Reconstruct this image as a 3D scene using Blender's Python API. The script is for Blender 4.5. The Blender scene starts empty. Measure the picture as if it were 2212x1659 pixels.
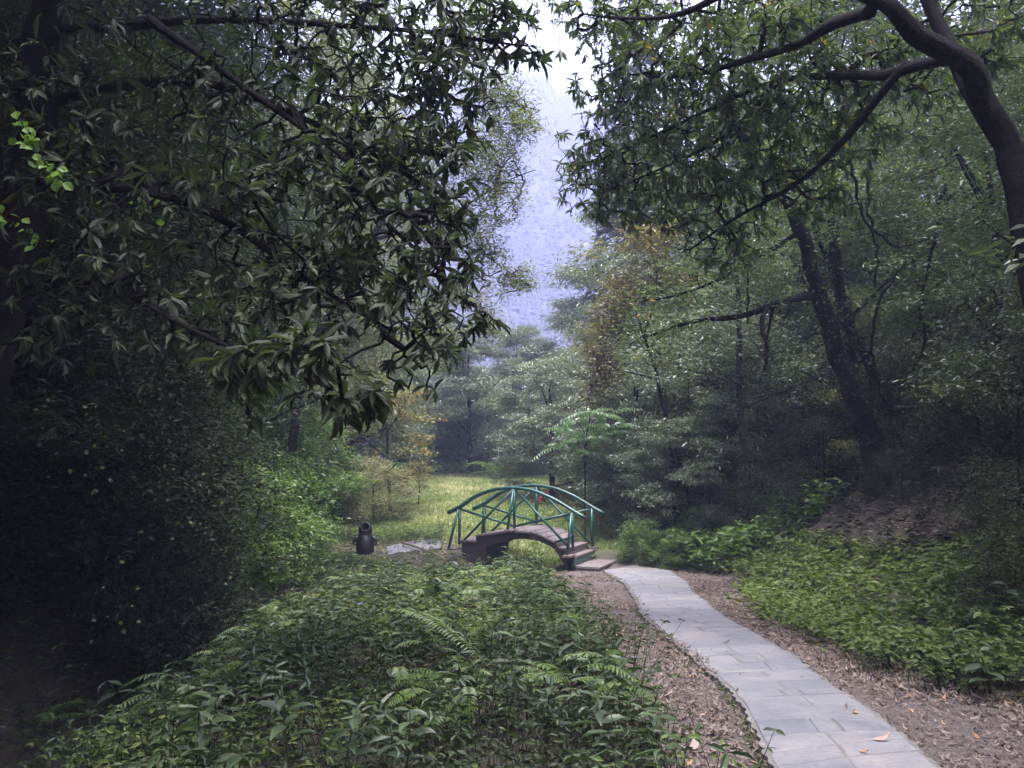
import bpy, math, numpy as np
from mathutils import Vector, Matrix
S = bpy.context.scene
COL = S.collection
RNG = np.random.default_rng(7)
# ------------------------------------------------------------------ camera
CAM = np.array([0.0, 0.0, 1.65]); F = 828.0
PITCH = math.atan((448 - 384) / F)
cd = bpy.data.cameras.new('camera'); cam = bpy.data.objects.new('camera', cd); COL.objects.link(cam)
cam.location = CAM; cam.rotation_euler = (math.pi / 2 + PITCH, 0, 0)
cd.sensor_width = 36; cd.lens = F / 1024 * 36; cd.clip_start = 0.05; cd.clip_end = 4000
S.camera = cam
# ------------------------------------------------------------------ sky, sun, exposure
SUN_EL, SUN_AZ = math.radians(78), math.radians(165)
w = bpy.data.worlds.new('World'); S.world = w; w.use_nodes = True
wn = w.node_tree; wn.nodes.clear()
o_ = wn.nodes.new('ShaderNodeOutputWorld'); bg = wn.nodes.new('ShaderNodeBackground')
sky = wn.nodes.new('ShaderNodeTexSky'); sky.sky_type = 'NISHITA'; sky.sun_disc = False
sky.sun_elevation = SUN_EL; sky.sun_rotation = SUN_AZ; sky.air_density = 1.0; sky.dust_density = 3.0; sky.ozone_density = 1.5
hs = wn.nodes.new('ShaderNodeHueSaturation'); hs.inputs['Saturation'].default_value = 0.34
mx = wn.nodes.new('ShaderNodeMix'); mx.data_type = 'RGBA'; mx.blend_type = 'MULTIPLY'; mx.inputs[0].default_value = 1
mx.inputs[7].default_value = (1.0, 0.95, 1.06, 1)
wn.links.new(sky.outputs[0], hs.inputs['Color']); wn.links.new(hs.outputs[0], mx.inputs[6])
wn.links.new(mx.outputs[2], bg.inputs[0]); wn.links.new(bg.outputs[0], o_.inputs[0]); bg.inputs[1].default_value = 0.15
sd = bpy.data.lights.new('sun', 'SUN'); sd.energy = 1.5; sd.angle = math.radians(30); sd.color = (1, 0.97, 0.94)
sun = bpy.data.objects.new('sun', sd); COL.objects.link(sun)
sv = Vector((math.sin(SUN_AZ) * math.cos(SUN_EL), math.cos(SUN_AZ) * math.cos(SUN_EL), math.sin(SUN_EL)))
sun.rotation_euler = sv.to_track_quat('Z', 'Y').to_euler(); sun.location = (0, 40, 60)
S.view_settings.view_transform = 'Standard'; S.view_settings.look = 'None'
S.view_settings.exposure = 3.3; S.view_settings.gamma = 1; S.view_settings.use_curve_mapping = False
S.cycles.use_denoising = True; S.cycles.denoising_prefilter = 'ACCURATE'; S.cycles.max_bounces = 7; S.cycles.diffuse_bounces = 3; S.cycles.glossy_bounces = 2
S.cycles.transmission_bounces = 4; S.cycles.volume_bounces = 1; S.cycles.transparent_max_bounces = 4
S.cycles.use_adaptive_sampling = True; S.cycles.adaptive_threshold = 0.004
# ------------------------------------------------------------------ helpers
def at(px, py, Y):
    u = (px - 512) / F; v = (384 - py) / F
    d = np.array([u, math.cos(PITCH) - v * math.sin(PITCH), math.sin(PITCH) + v * math.cos(PITCH)])
    return CAM + d * (Y / d[1])
def nz(x, y, s=1.0, k=0):
    """cheap smooth noise in -1..1"""
    x = np.asarray(x, float) / s; y = np.asarray(y, float) / s
    return (np.sin(x * 1.7 + k + 1.3 * np.sin(y * 1.1 + k * 2)) + np.sin(y * 2.1 - k + 1.7 * np.sin(x * 0.9 + k)) + np.sin((x + y) * 1.3 + 2.2 * k + np.sin(x * 2.3 - y))) / 3
def smooth(a, b, x):
    t = np.clip((x - a) / (b - a), 0, 1); return t * t * (3 - 2 * t)
def base_z(y):
    return np.interp(y, [-60, 3, 19.8, 20.6, 22.6, 24, 45, 62, 95, 200, 760], [0.3, 0, -1.30, -1.33, -1.0, -0.95, 0.2, 0.5, -4, -14, -20])
def xl(y): return np.interp(y, [-20, 0, 6, 13, 20, 26, 45, 80], [-3.9, -3.9, -4.3, -5.4, -5.9, -6.3, -9, -14])
def xr(y): return np.interp(y, [-20, 5, 16, 24, 40, 80], [4.3, 4.1, 4.4, 5.2, 10, 22])
def ground_h(x, y):
    x = np.asarray(x, float); y = np.asarray(y, float)
    z = base_z(y) + 0.03 * nz(x, y, 1.1) + 0.05 * nz(x, y, 3.3, 2)
    near = 1 - smooth(55, 90, y)
    z = z + near * 0.62 * np.clip(x - xr(y), 0, 32) * (0.75 + 0.25 * smooth(0, 3, x - xr(y)))
    z = z + near * 1.05 * np.clip(xl(y) - x, 0, 22) * (0.7 + 0.3 * smooth(0, 2, xl(y) - x))
    z = z + near * (0.18 * nz(x, y, 2.0, 5)) * (smooth(0.5, 4, x - xr(y)) + smooth(0.5, 4, xl(y) - x))
    # gully running under the bridge and down the left bank
    gx = np.interp(y, [-20, 0, 6, 13, 18, 21, 24, 28, 33], [-2.9, -3.1, -3.7, -4.5, -2.1, 0.0, 1.7, 4.4, 8])
    dep = np.interp(y, [-20, 0, 8, 15, 21, 24, 28, 34], [0.7, 1.2, 1.4, 1.05, 0.55, 0.5, 0.3, 0])
    wid = np.interp(y, [0, 15, 21, 30], [0.85, 0.9, 1.15, 0.9])
    z = z - dep * np.exp(-((x - gx) / wid) ** 2)
    return z
def ground_hit(px, py, ymax=60):
    Y = np.linspace(1.5, ymax, 2400)
    d = at(px, py, 1.0) - CAM
    X = CAM[0] + d[0] * Y; Z = CAM[2] + d[2] * Y
    i = np.argmax(Z <= ground_h(X, Y))
    return np.array([X[i], Y[i], ground_h(X[i], Y[i])])
def T22(pts):  # points read on the 2212 px wide view of the photograph
    return [(a * 0.46293, b * 0.46293) for a, b in pts]
class Geo:
    def __init__(s): s.V = []; s.T = []; s.Q = []; s.A = []; s.n = 0
    def add(s, V, T=None, Q=None, a=0.5):
        V = np.asarray(V, float).reshape(-1, 3)
        s.V.append(V); s.A.append(np.broadcast_to(np.asarray(a, float), (len(V),)))
        if T is not None and len(T): s.T.append(np.asarray(T, np.int64) + s.n)
        if Q is not None and len(Q): s.Q.append(np.asarray(Q, np.int64) + s.n)
        s.n += len(V)
    def tube(s, P, R, k=6, cap=True, a=0.5, rough=0, ridge=False):
        P = np.asarray(P, float); m = len(P); R = np.broadcast_to(np.asarray(R, float), (m,))
        t = np.gradient(P, axis=0); t /= np.linalg.norm(t, axis=1)[:, None] + 1e-9
        ref = np.array([0, 0, 1.0]) if abs(t[:, 2]).mean() < 0.8 else np.array([1.0, 0.1, 0])
        u = np.cross(t, ref); u /= np.linalg.norm(u, axis=1)[:, None] + 1e-9; v = np.cross(t, u)
        an = np.arange(k) / k * 2 * np.pi
        V = P[:, None] + R[:, None, None] * (np.cos(an)[None, :, None] * u[:, None] + np.sin(an)[None, :, None] * v[:, None])
        
        if rough:
            ph = np.cumsum(np.concatenate([[0], np.linalg.norm(np.diff(P, axis=0), axis=1)]))[:, None]; f = 1 + rough * (np.sin(3 * an[None] + ph * 2.3) * .5 + np.sin(5 * an[None] - ph * 5.1 + 1) * .35  + np.random.default_rng(m).normal(0, .35, (m, k)))
            f = f + (.035 * np.sin(9 * an[None] + 1.5 * np.sin(ph * 6) + ph * 2) + .02 * np.sin(13 * an[None] - ph * 9) if ridge else 0)
            V = P[:, None] + (V - P[:, None]) * f[..., None]
        V = V.reshape(-1, 3); i = np.arange(m - 1)[:, None] * k; j = np.arange(k)[None]; j2 = (j + 1) % k
        Q = np.stack([i + j, i + j2, i + k + j2, i + k + j], -1).reshape(-1, 4)
        T = None
        if cap:
            V = np.vstack([V, P[0], P[-1]]); j = np.arange(k); j2 = (j + 1) % k
            T = np.vstack([np.stack([j2, j, np.full(k, m * k)], 1), np.stack([(m - 1) * k + j, (m - 1) * k + j2, np.full(k, m * k + 1)], 1)])
        s.add(V, T, Q, a)
    def box(s, c, ax, ay, az, sx, sy, sz, ch=0.0):
        """box round c with unit axes and half sizes; ch chamfers the top rim"""
        c, ax, ay, az = [np.asarray(q, float) for q in (c, ax, ay, az)]
        V = []
        for (z, d) in ((-sz, 0), (sz - ch, 0), (sz, ch)):
            for (p, q) in ((-1, -1), (1, -1), (1, 1), (-1, 1)):
                V.append(c + ax * p * (sx - d) + ay * q * (sy - d) + az * z)
        Q = [(3, 2, 1, 0), (8, 9, 10, 11)]
        for r in (0, 4):
            for k in range(4): Q.append((r + k, r + (k + 1) % 4, r + 4 + (k + 1) % 4, r + 4 + k))
        s.add(V, None, Q)
    def prism(s, P, off):
        """closed outline P (n,3) extruded by vector off; ends are fans"""
        P = np.asarray(P, float); n = len(P); V = np.vstack([P, P + off])
        Q = [(k, (k + 1) % n, n + (k + 1) % n, n + k) for k in range(n)]
        s.add(V, None, Q); s.ng = getattr(s, 'ng', []) + [[s.n - 2 * n + k for k in range(n)][::-1], [s.n - n + k for k in range(n)]]
    def build(s, name, mat, parent=None, smooth_=False, kind=None, org=None):
        V = np.vstack(s.V)
        if org is None: org = np.array(parent['org']) if (parent is not None and 'org' in parent) else None
        if org is not None: V = V - np.asarray(org)
        me = bpy.data.meshes.new(name)
        T = np.vstack(s.T) if s.T else np.zeros((0, 3), int); Q = np.vstack(s.Q) if s.Q else np.zeros((0, 4), int)
        ng = getattr(s, 'ng', [])
        loops = np.concatenate([T.ravel(), Q.ravel()] + [np.array(g) for g in ng]).astype(np.int32)
        cnt = np.concatenate([np.full(len(T), 3), np.full(len(Q), 4), np.array([len(g) for g in ng], int)]).astype(np.int32)
        st = np.concatenate([[0], np.cumsum(cnt)[:-1]]).astype(np.int32)
        me.vertices.add(len(V)); me.vertices.foreach_set('co', V.astype(np.float32).ravel())
        me.loops.add(len(loops)); me.loops.foreach_set('vertex_index', loops)
        me.polygons.add(len(cnt)); me.polygons.foreach_set('loop_start', st)
        me.polygons.foreach_set('use_smooth', np.full(len(cnt), smooth_))
        at_ = me.attributes.new('rnd', 'FLOAT', 'POINT'); at_.data.foreach_set('value', np.concatenate(s.A).astype(np.float32))
        me.update(calc_edges=True)
        me.materials.append(mat)
        o = bpy.data.objects.new(name, me); COL.objects.link(o)
        if parent is not None: o.parent = parent
        if kind: o['kind'] = kind
        return o
def thing(name, label, cat, loc=(0, 0, 0), group=None):
    o = bpy.data.objects.new(name, None); COL.objects.link(o); o.location = loc; o.empty_display_size = 0.2
    o['label'] = label; o['category'] = cat; o['org'] = [float(q) for q in loc]
    if group: o['group'] = group
    return o
def tag(o, label, cat, group=None, kind=None):
    o['label'] = label
    if cat: o['category'] = cat
    if group: o['group'] = group
    if kind: o['kind'] = kind
    return o
ALT = {}
def alt_mesh(me, mat):
    k = (me.name, mat.name)
    if k not in ALT:
        m2 = me.copy(); m2.materials[0] = mat; ALT[k] = m2
    return ALT[k]
def copy_thing(src, loc, rz=0.0, sc=1.0, label=None, group=None, mats=None):
    r = src.copy(); COL.objects.link(r); r.location = loc; r.rotation_euler = (0, 0, rz); r.scale = (sc,) * 3 if not hasattr(sc, '__len__') else sc
    if label: r['label'] = label
    if group: r['group'] = group
    for ch in list(src.children):
        c = ch.copy(); COL.objects.link(c); c.parent = r
        if mats and ch.name.split('.')[0] in mats:
            c.data = alt_mesh(c.data, mats[ch.name.split('.')[0]])
        for g in ch.children:
            d = g.copy(); COL.objects.link(d); d.parent = c
    return r
# ------------------------------------------------------------------ materials
def newmat(name):
    m = bpy.data.materials.new(name); m.use_nodes = True; nt = m.node_tree; nt.nodes.clear()
    out = nt.nodes.new('ShaderNodeOutputMaterial'); p = nt.nodes.new('ShaderNodeBsdfPrincipled'); nt.links.new(p.outputs[0], out.inputs[0])
    return m, nt, p, out
def ramp(nt, fac, stops):
    r = nt.nodes.new('ShaderNodeValToRGB'); nt.links.new(fac, r.inputs[0]); e = r.color_ramp.elements
    while len(e) < len(stops): e.new(0.5)
    for q, (pos, c) in zip(e, stops): q.position = pos; q.color = (*c, 1)
    return r.outputs[0]
def noise(nt, scale, detail=4, rough=0.6, vec=None, coord='Object'):
    n = nt.nodes.new('ShaderNodeTexNoise'); n.inputs['Scale'].default_value = scale; n.inputs['Detail'].default_value = detail
    n.inputs['Roughness'].default_value = rough
    tc = nt.nodes.new('ShaderNodeTexCoord'); nt.links.new(tc.outputs[coord] if vec is None else vec, n.inputs['Vector'])
    return n.outputs['Fac']
def mixc(nt, a, b, fac, mode='MIX'):
    m = nt.nodes.new('ShaderNodeMix'); m.data_type = 'RGBA'; m.blend_type = mode
    for s_, i in ((a, 6), (b, 7)):
        if isinstance(s_, tuple): m.inputs[i].default_value = (*s_, 1)
        else: nt.links.new(s_, m.inputs[i])
    if isinstance(fac, (int, float)): m.inputs[0].default_value = fac
    else: nt.links.new(fac, m.inputs[0])
    return m.outputs[2]
def bump(nt, p, h, strength=0.4, dist=0.01):
    b = nt.nodes.new('ShaderNodeBump'); b.inputs['Strength'].default_value = strength; b.inputs['Distance'].default_value = dist
    nt.links.new(h, b.inputs['Height']); nt.links.new(b.outputs[0], p.inputs['Normal'])
def attr(nt, name='rnd'):
    a = nt.nodes.new('ShaderNodeAttribute'); a.attribute_name = name; return a.outputs['Fac']
def leaf_mat(name, stops, rough=0.38, tr=0.3, spec=0.5):
    m, nt, p, out = newmat(name)
    c = ramp(nt, attr(nt), stops)
    nt.links.new(c, p.inputs['Base Color']); p.inputs['Roughness'].default_value = rough; p.inputs['Specular IOR Level'].default_value = spec
    t = nt.nodes.new('ShaderNodeBsdfTranslucent'); tc = mixc(nt, c, (0.9, 1.0, 0.35), 0.25, 'MIX'); tc = mixc(nt, c, (1.5, 1.7, 0.8), 1.0, 'MULTIPLY')
    nt.links.new(tc, t.inputs[0]); ms = nt.nodes.new('ShaderNodeMixShader'); ms.inputs[0].default_value = tr
    nt.links.new(p.outputs[0], ms.inputs[1]); nt.links.new(t.outputs[0], ms.inputs[2]); nt.links.new(ms.outputs[0], out.inputs[0])
    return m
M = {}
HAZE = 0.0020
M['rhodo'] = leaf_mat('rhododendron_leaf', [(0, (.022, .028, .019)), (.6, (.036, .047, .027)), (.93, (.065, .080, .040)), (1, (.11, .07, .04))], .6, .28, .3)
M['oak'] = leaf_mat('oak_leaf', [(0, (.045, .060, .034)), (.6, (.072, .098, .048)), (.90, (.105, .135, .055)), (.955, (.26, .19, .05)), (1, (.38, .20, .05))], .42, .42)
M['laurel'] = leaf_mat('glossy_leaf', [(0, (.075, .092, .062)), (.6, (.115, .138, .088)), (1, (.17, .195, .12))], .30, .3, 1.0)
M['laurel_warm'] = leaf_mat('yellowing_leaf', [(0, (.065, .080, .035)), (.5, (.11, .13, .045)), (.85, (.16, .15, .045)), (1, (.30, .17, .04))], .36, .3)
M['brown_leaf'] = leaf_mat('browning_leaf', [(0, (.06, .05, .025)), (.5, (.11, .085, .035)), (1, (.18, .15, .05))], .42, .3)
M['orange_leaf'] = leaf_mat('orange_leaf', [(0, (.30, .14, .04)), (.6, (.40, .20, .05)), (1, (.22, .20, .06))], .5, .4)
M['airy'] = leaf_mat('small_yellow_green_leaf', [(0, (.08, .10, .03)), (.6, (.14, .16, .045)), (1, (.26, .22, .06))], .4, .4)
M['conifer'] = leaf_mat('cedar_needle', [(0, (.04, .055, .045)), (1, (.075, .09, .07))], .55, .1)
M['hillforest'] = leaf_mat('hill_needle', [(0, (.045, .055, .046)), (1, (.058, .068, .054))], .7, .05)
M['bank'] = leaf_mat('shaded_bank_leaf', [(0, (.012, .015, .010)), (.7, (.025, .032, .016)), (.95, (.045, .058, .022)), (1, (.09, .09, .03))], .6, .22, .2)  # near-black green, the shade of the left side worked into the colour
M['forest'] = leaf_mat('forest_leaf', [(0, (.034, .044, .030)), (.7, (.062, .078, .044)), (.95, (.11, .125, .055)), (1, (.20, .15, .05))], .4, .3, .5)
M['bush'] = leaf_mat('bright_bush_leaf', [(0, (.05, .085, .022)), (.6, (.085, .15, .03)), (1, (.16, .22, .05))], .4, .35)
M['under'] = leaf_mat('undergrowth_leaf', [(0, (.020, .030, .013)), (.5, (.040, .058, .020)), (.80, (.078, .118, .028)), (1, (.16, .17, .06))], .55, .32, .35)
M['carpet'] = leaf_mat('ground_cover_leaf', [(0, (.038, .058, .015)), (.5, (.075, .108, .020)), (1, (.13, .165, .04))], .55, .33, .4)
M['broad'] = leaf_mat('broad_leaf', [(0, (.026, .044, .020)), (1, (.062, .098, .038))], .45, .25, .45)
M['fern'] = leaf_mat('fern_frond', [(0, (.05, .09, .025)), (1, (.11, .165, .045))], .45, .35)
M['sumac'] = leaf_mat('pinnate_leaf', [(0, (.055, .11, .042)), (1, (.095, .17, .06))], .33, .3, .6)
M['vine'] = leaf_mat('vine_leaf', [(0, (.11, .21, .03)), (1, (.15, .25, .045))], .5, .35)
M['dead'] = leaf_mat('fallen_leaf', [(0, (.055, .040, .034)), (.4, (.115, .084, .074)), (.75, (.185, .142, .128)), (.93, (.28, .225, .20)), (1, (.32, .18, .10))], .7, .15)
M['grass'] = leaf_mat('meadow_grass', [(0, (.15, .21, .06)), (.35, (.27, .30, .12)), (.65, (.47, .43, .25)), (1, (.66, .60, .42))], .6, .25)
M['straw'] = leaf_mat('dry_twig', [(0, (.13, .125, .07)), (.7, (.21, .20, .11)), (1, (.14, .18, .06))], .7, .3)
M['petal'] = leaf_mat('purple_petal', [(0, (.35, .22, .75)), (1, (.55, .40, .9))], .5, .4)
M['red'] = leaf_mat('red_petal', [(0, (.75, .03, .05)), (1, (.85, .07, .08))], .5, .3)
def wood_mat(name, c0, c1, sc=9, mossy=0.0):
    m, nt, p, out = newmat(name)
    n = noise(nt, sc, 6, .7); c = ramp(nt, n, [(.3, c0), (.7, c1)])
    if mossy: c = mixc(nt, c, (.05, .06, .03), ramp(nt, noise(nt, 1.7, 5), [(.52, (0, 0, 0)), (.68, (mossy,) * 3)]))
    nt.links.new(c, p.inputs['Base Color']); p.inputs['Roughness'].default_value = .9; p.inputs['Specular IOR Level'].default_value = .12
    bump(nt, p, noise(nt, sc * 3, 8, .8), 1.0, .12); return m
M['bark'] = wood_mat('dark_bark', (.007, .005, .007), (.022, .017, .019), 9, .5)
M['bark2'] = wood_mat('grey_bark', (.022, .018, .017), (.055, .047, .042), 14, .4)
M['palebark'] = wood_mat('pale_dry_stem', (.25, .19, .14), (.36, .29, .22), 14)
def ground_mat():
    m, nt, p, out = newmat('forest_ground')
    n1 = noise(nt, 5, 8, .7); n2 = noise(nt, 45, 5, .7)
    dirt = ramp(nt, n1, [(.3, (.060, .048, .044)), (.55, (.105, .088, .082)), (.75, (.15, .13, .12))])
    dirt = mixc(nt, dirt, ramp(nt, n2, [(.3, (.45, .42, .40)), (.7, (1.25, 1.2, 1.18))]), .8, 'MULTIPLY')
    soil = ramp(nt, n1, [(.3, (.030, .024, .018)), (.7, (.065, .052, .036))])
    mead = ramp(nt, n1, [(.3, (.14, .19, .06)), (.7, (.27, .27, .12))])
    c = mixc(nt, dirt, soil, attr(nt, 'soil')); c = mixc(nt, c, mead, attr(nt, 'mead'))
    nt.links.new(c, p.inputs['Base Color']); p.inputs['Roughness'].default_value = .95
    bump(nt, p, n2, .9, .03); return m
def stone_mat():
    m, nt, p, out = newmat('paving_slate')
    oi = nt.nodes.new('ShaderNodeObjectInfo')
    tc = nt.nodes.new('ShaderNodeTexCoord'); g = nt.nodes.new('ShaderNodeNewGeometry')
    n1 = noise(nt, 3.0, 7, .65, g.outputs['Position']); n2 = noise(nt, 30, 6, .7, g.outputs['Position']); n3 = noise(nt, 1.1, 4, .6, g.outputs['Position'])
    c = ramp(nt, n1, [(.3, (.105, .108, .122)), (.52, (.145, .145, .155)), (.75, (.19, .18, .175))])
    c = mixc(nt, c, ramp(nt, n2, [(.25, (.62, .62, .62)), (.5, (1, 1, 1)), (.75, (1.18, 1.16, 1.14))]), .75, 'MULTIPLY')
    c = mixc(nt, c, ramp(nt, oi.outputs['Random'], [(0, (.85, .87, .90)), (.5, (.98, .98, .98)), (1, (1.10, 1.08, 1.06))]), 1.0, 'MULTIPLY')
    c = mixc(nt, c, (.20, .17, .14), ramp(nt, n3, [(.55, (0, 0, 0)), (.72, (.55,) * 3)]))
    nt.links.new(c, p.inputs['Base Color'])
    r = nt.nodes.new('ShaderNodeMapRange'); nt.links.new(n1, r.inputs[0]); r.inputs[3].default_value = .5; r.inputs[4].default_value = .85
    nt.links.new(r.outputs[0], p.inputs['Roughness'])
    bump(nt, p, n2, .7, .012); return m
def plain_noise(name, c0, c1, sc, rough, bs=.5, bd=.01, spec=.5):
    m, nt, p, out = newmat(name)
    nt.links.new(ramp(nt, noise(nt, sc, 6, .65), [(.32, c0), (.68, c1)]), p.inputs['Base Color'])
    p.inputs['Roughness'].default_value = rough; p.inputs['Specular IOR Level'].default_value = spec
    bump(nt, p, noise(nt, sc * 6, 5), bs, bd); return m
M['ground'] = ground_mat(); M['stone'] = stone_mat()
M['mortar'] = plain_noise('sandy_mortar', (.088, .085, .08), (.14, .134, .122), 8, .95, .8, .01)
def paint_mat():
    m, nt, p, out = newmat('green_pipe_paint')
    n = noise(nt, 7, 6, .7); c = ramp(nt, n, [(.3, (.005, .040, .030)), (.65, (.009, .068, .051)), (.8, (.04, .11, .088))])
    c = mixc(nt, c, (.09, .05, .035), ramp(nt, noise(nt, 15, 6, .8), [(.60, (0, 0, 0)), (.66, (.85,) * 3)]))
    nt.links.new(c, p.inputs['Base Color']); p.inputs['Roughness'].default_value = .33
    bump(nt, p, noise(nt, 60, 4), .25, .003); return m
M['paint'] = paint_mat()
def plank_mat(name, c0, c1, wear):
    m, nt, p, out = newmat(name)
    tc = nt.nodes.new('ShaderNodeTexCoord'); mp = nt.nodes.new('ShaderNodeMapping'); nt.links.new(tc.outputs['Object'], mp.inputs[0])
    mp.inputs['Rotation'].default_value = (0, 0, .422); mp.inputs['Scale'].default_value = (14, 1.6, 14)
    n = noise(nt, 1.5, 7, .75, mp.outputs[0]); oi = nt.nodes.new('ShaderNodeObjectInfo')
    c = ramp(nt, n, [(.3, c0), (.6, c1), (.8, wear)])
    c = mixc(nt, c, ramp(nt, oi.outputs['Random'], [(0, (.75, .72, .75)), (1, (1.2, 1.2, 1.2))]), 1.0, 'MULTIPLY')
    c = mixc(nt, c, (.05, .03, .03), ramp(nt, noise(nt, 4, 6, .75), [(.58, (0, 0, 0)), (.7, (.7,) * 3)]))
    nt.links.new(c, p.inputs['Base Color']); p.inputs['Roughness'].default_value = .62
    bump(nt, p, n, .5, .008); return m
M['plank'] = plank_mat('worn_maroon_plank', (.072, .056, .053), (.142, .118, .112), (.25, .215, .20))
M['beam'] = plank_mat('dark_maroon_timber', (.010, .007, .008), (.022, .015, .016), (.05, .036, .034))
M['greenboard'] = plank_mat('green_board', (.02, .05, .045), (.045, .09, .075), (.10, .13, .11))
M['plastic'] = plain_noise('black_plastic', (.005, .005, .007), (.012, .012, .015), 6, .42, .15, .004)
M['inside'] = plain_noise('black_hollow', (.002, .002, .002), (.004, .004, .004), 6, .9)
M['wall'] = plain_noise('pale_plaster', (.42, .36, .38), (.62, .55, .57), 3, .9)
M['rot'] = plain_noise('rotten_wood', (.05, .025, .015), (.14, .07, .045), 12, .9, .9, .03)
M['soilrock'] = plain_noise('mountain_rock', (.03, .04, .032), (.055, .065, .05), .03, .95)
# ------------------------------------------------------------------ leaf templates
LEAF2 = (np.array([(0, 0, 0), (.45, .5, .07), (1, 0, -.10), (.45, -.5, .07)]), [(0, 2, 1), (0, 3, 2)], [])
LEAF6 = (np.array([(0, 0, 0), (.30, .42, .04), (.33, 0, -.02), (.30, -.42, .04), (.68, .40, .02), (.70, 0, -.06), (.68, -.40, .02), (1, 0, -.22)]),
         [(0, 2, 1), (0, 3, 2), (4, 5, 7), (5, 6, 7)], [(1, 2, 5, 4), (2, 3, 6, 5)])
LEAFO = (np.array([(0, 0, 0), (.22, .36, .03), (.22, 0, -.01), (.22, -.36, .03), (.5, .5, .05), (.5, 0, -.02), (.5, -.5, .05), (.8, .30, .0), (.8, 0, -.07), (.8, -.30, .0), (1, 0, -.16)]),
         [(0, 2, 1), (0, 3, 2), (7, 8, 10), (8, 9, 10)], [(1, 2, 5, 4), (2, 3, 6, 5), (4, 5, 8, 7), (5, 6, 9, 8)])
def unit(a): return a / (np.linalg.norm(a, axis=-1, keepdims=True) + 1e-9)
def add_leaves(g, P, D, N, L, W, a, tm=LEAF2):
    P = np.asarray(P); n = len(P)
    if n == 0: return
    D = unit(D); Sd = unit(np.cross(D, N)); N = np.cross(Sd, D)
    tv, tt, tq = tm; k = len(tv); L = np.broadcast_to(L, (n,)); W = np.broadcast_to(W, (n,))
    V = P[:, None] + D[:, None] * (L[:, None] * tv[:, 0])[..., None] + Sd[:, None] * (W[:, None] * tv[:, 1])[..., None] + N[:, None] * (L[:, None] * tv[:, 2])[..., None]
    off = (np.arange(n) * k)[:, None, None]
    T = (np.array(tt, int)[None] + off).reshape(-1, 3) if tt else None
    Q = (np.array(tq, int)[None] + off).reshape(-1, 4) if tq else None
    g.add(V.reshape(-1, 3), T, Q, np.repeat(np.broadcast_to(a, (n,)), k))
def rdir(rng, n, zlo=-.3, zhi=.3):
    a = rng.uniform(0, 2 * np.pi, n); z = rng.uniform(zlo, zhi, n); c = np.sqrt(np.clip(1 - z * z, 0, 1))
    return np.stack([np.cos(a) * c, np.sin(a) * c, z], 1)
def rup(rng, n, tilt=.45):
    return unit(np.stack([rng.normal(0, tilt, n), rng.normal(0, tilt, n), np.ones(n)], 1))
def whorls(g, P, A, rng, n=8, L=(.12, .18), wr=.27, droop=.35, tm=LEAF6, var=1.0):
    m = len(P); k = n; P2 = np.repeat(P, k, 0); A2 = unit(np.repeat(A, k, 0) + rng.normal(0, .15, (m * k, 3)))
    ref = unit(rng.normal(0, 1, (m * k, 3))); side = unit(np.cross(A2, ref)); side2 = np.cross(A2, side)
    an = np.tile(np.arange(k) / k * 2 * np.pi, m) * 2.399 * 1.0 + rng.uniform(0, .9, m * k)
    inc = rng.uniform(.45, 1.25, m * k)
    r1 = unit(np.cross(A, rng.normal(0, 1, A.shape))); r2 = np.cross(unit(A), r1); r1 = np.repeat(r1, k, 0); r2 = np.repeat(r2, k, 0)
    rad = np.cos(an)[:, None] * r1 + np.sin(an)[:, None] * r2
    D = unit(rad * np.sin(inc)[:, None] + A2 * np.cos(inc)[:, None]); D[:, 2] -= droop * rng.uniform(.3, 1.5, m * k); D = unit(D)
    N = unit(A2 * .8 + np.array([0, 0, .7]) + rng.normal(0, .2, D.shape))
    Ls = rng.uniform(*L, m * k) * np.repeat(rng.uniform(.6, 1.3, m), k)
    keep = rng.random(m * k) < np.repeat(rng.uniform(.55, 1, m), k)
    a = np.clip(np.repeat(rng.random(m), k) * .6 + rng.random(m * k) * .4, 0, 1)
    add_leaves(g, (P2 + A2 * rng.uniform(-.03, .02, (m * k, 1)))[keep], D[keep], N[keep], Ls[keep], (Ls * wr * rng.uniform(.8, 1.2, m * k))[keep], a[keep], tm)
def clumps(g, P, rng, n=30, r=.3, flat=.35, L=(.08, .13), wr=.38, tilt=.45, tm=LEAF2, zd=(-.55, .15)):
    m = len(P); k = n; d = rng.normal(0, 1, (m * k, 3)) * np.array([r, r, r * flat]) * .6
    Q = np.repeat(P, k, 0) + d; D = rdir(rng, m * k, *zd); D = unit(D + np.stack([d[:, 0], d[:, 1], 0 * d[:, 0]], 1) / r * .7)
    Ls = rng.uniform(*L, m * k); a = np.clip(np.repeat(rng.random(m), k) * .55 + rng.random(m * k) * .45, 0, 1)
    add_leaves(g, Q, D, rup(rng, m * k, tilt), Ls, Ls * wr, a, tm)
def resample(P, step):
    P = np.asarray(P, float); d = np.concatenate([[0], np.cumsum(np.linalg.norm(np.diff(P, axis=0), axis=1))])
    n = max(2, int(d[-1] / step) + 1); t = np.linspace(0, d[-1], n)
    Q = np.stack([np.interp(t, d, P[:, i]) for i in range(3)], 1)
    for _ in range(3):
        Q[1:-1] = .25 * Q[:-2] + .5 * Q[1:-1] + .25 * Q[2:]
    return Q
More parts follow.
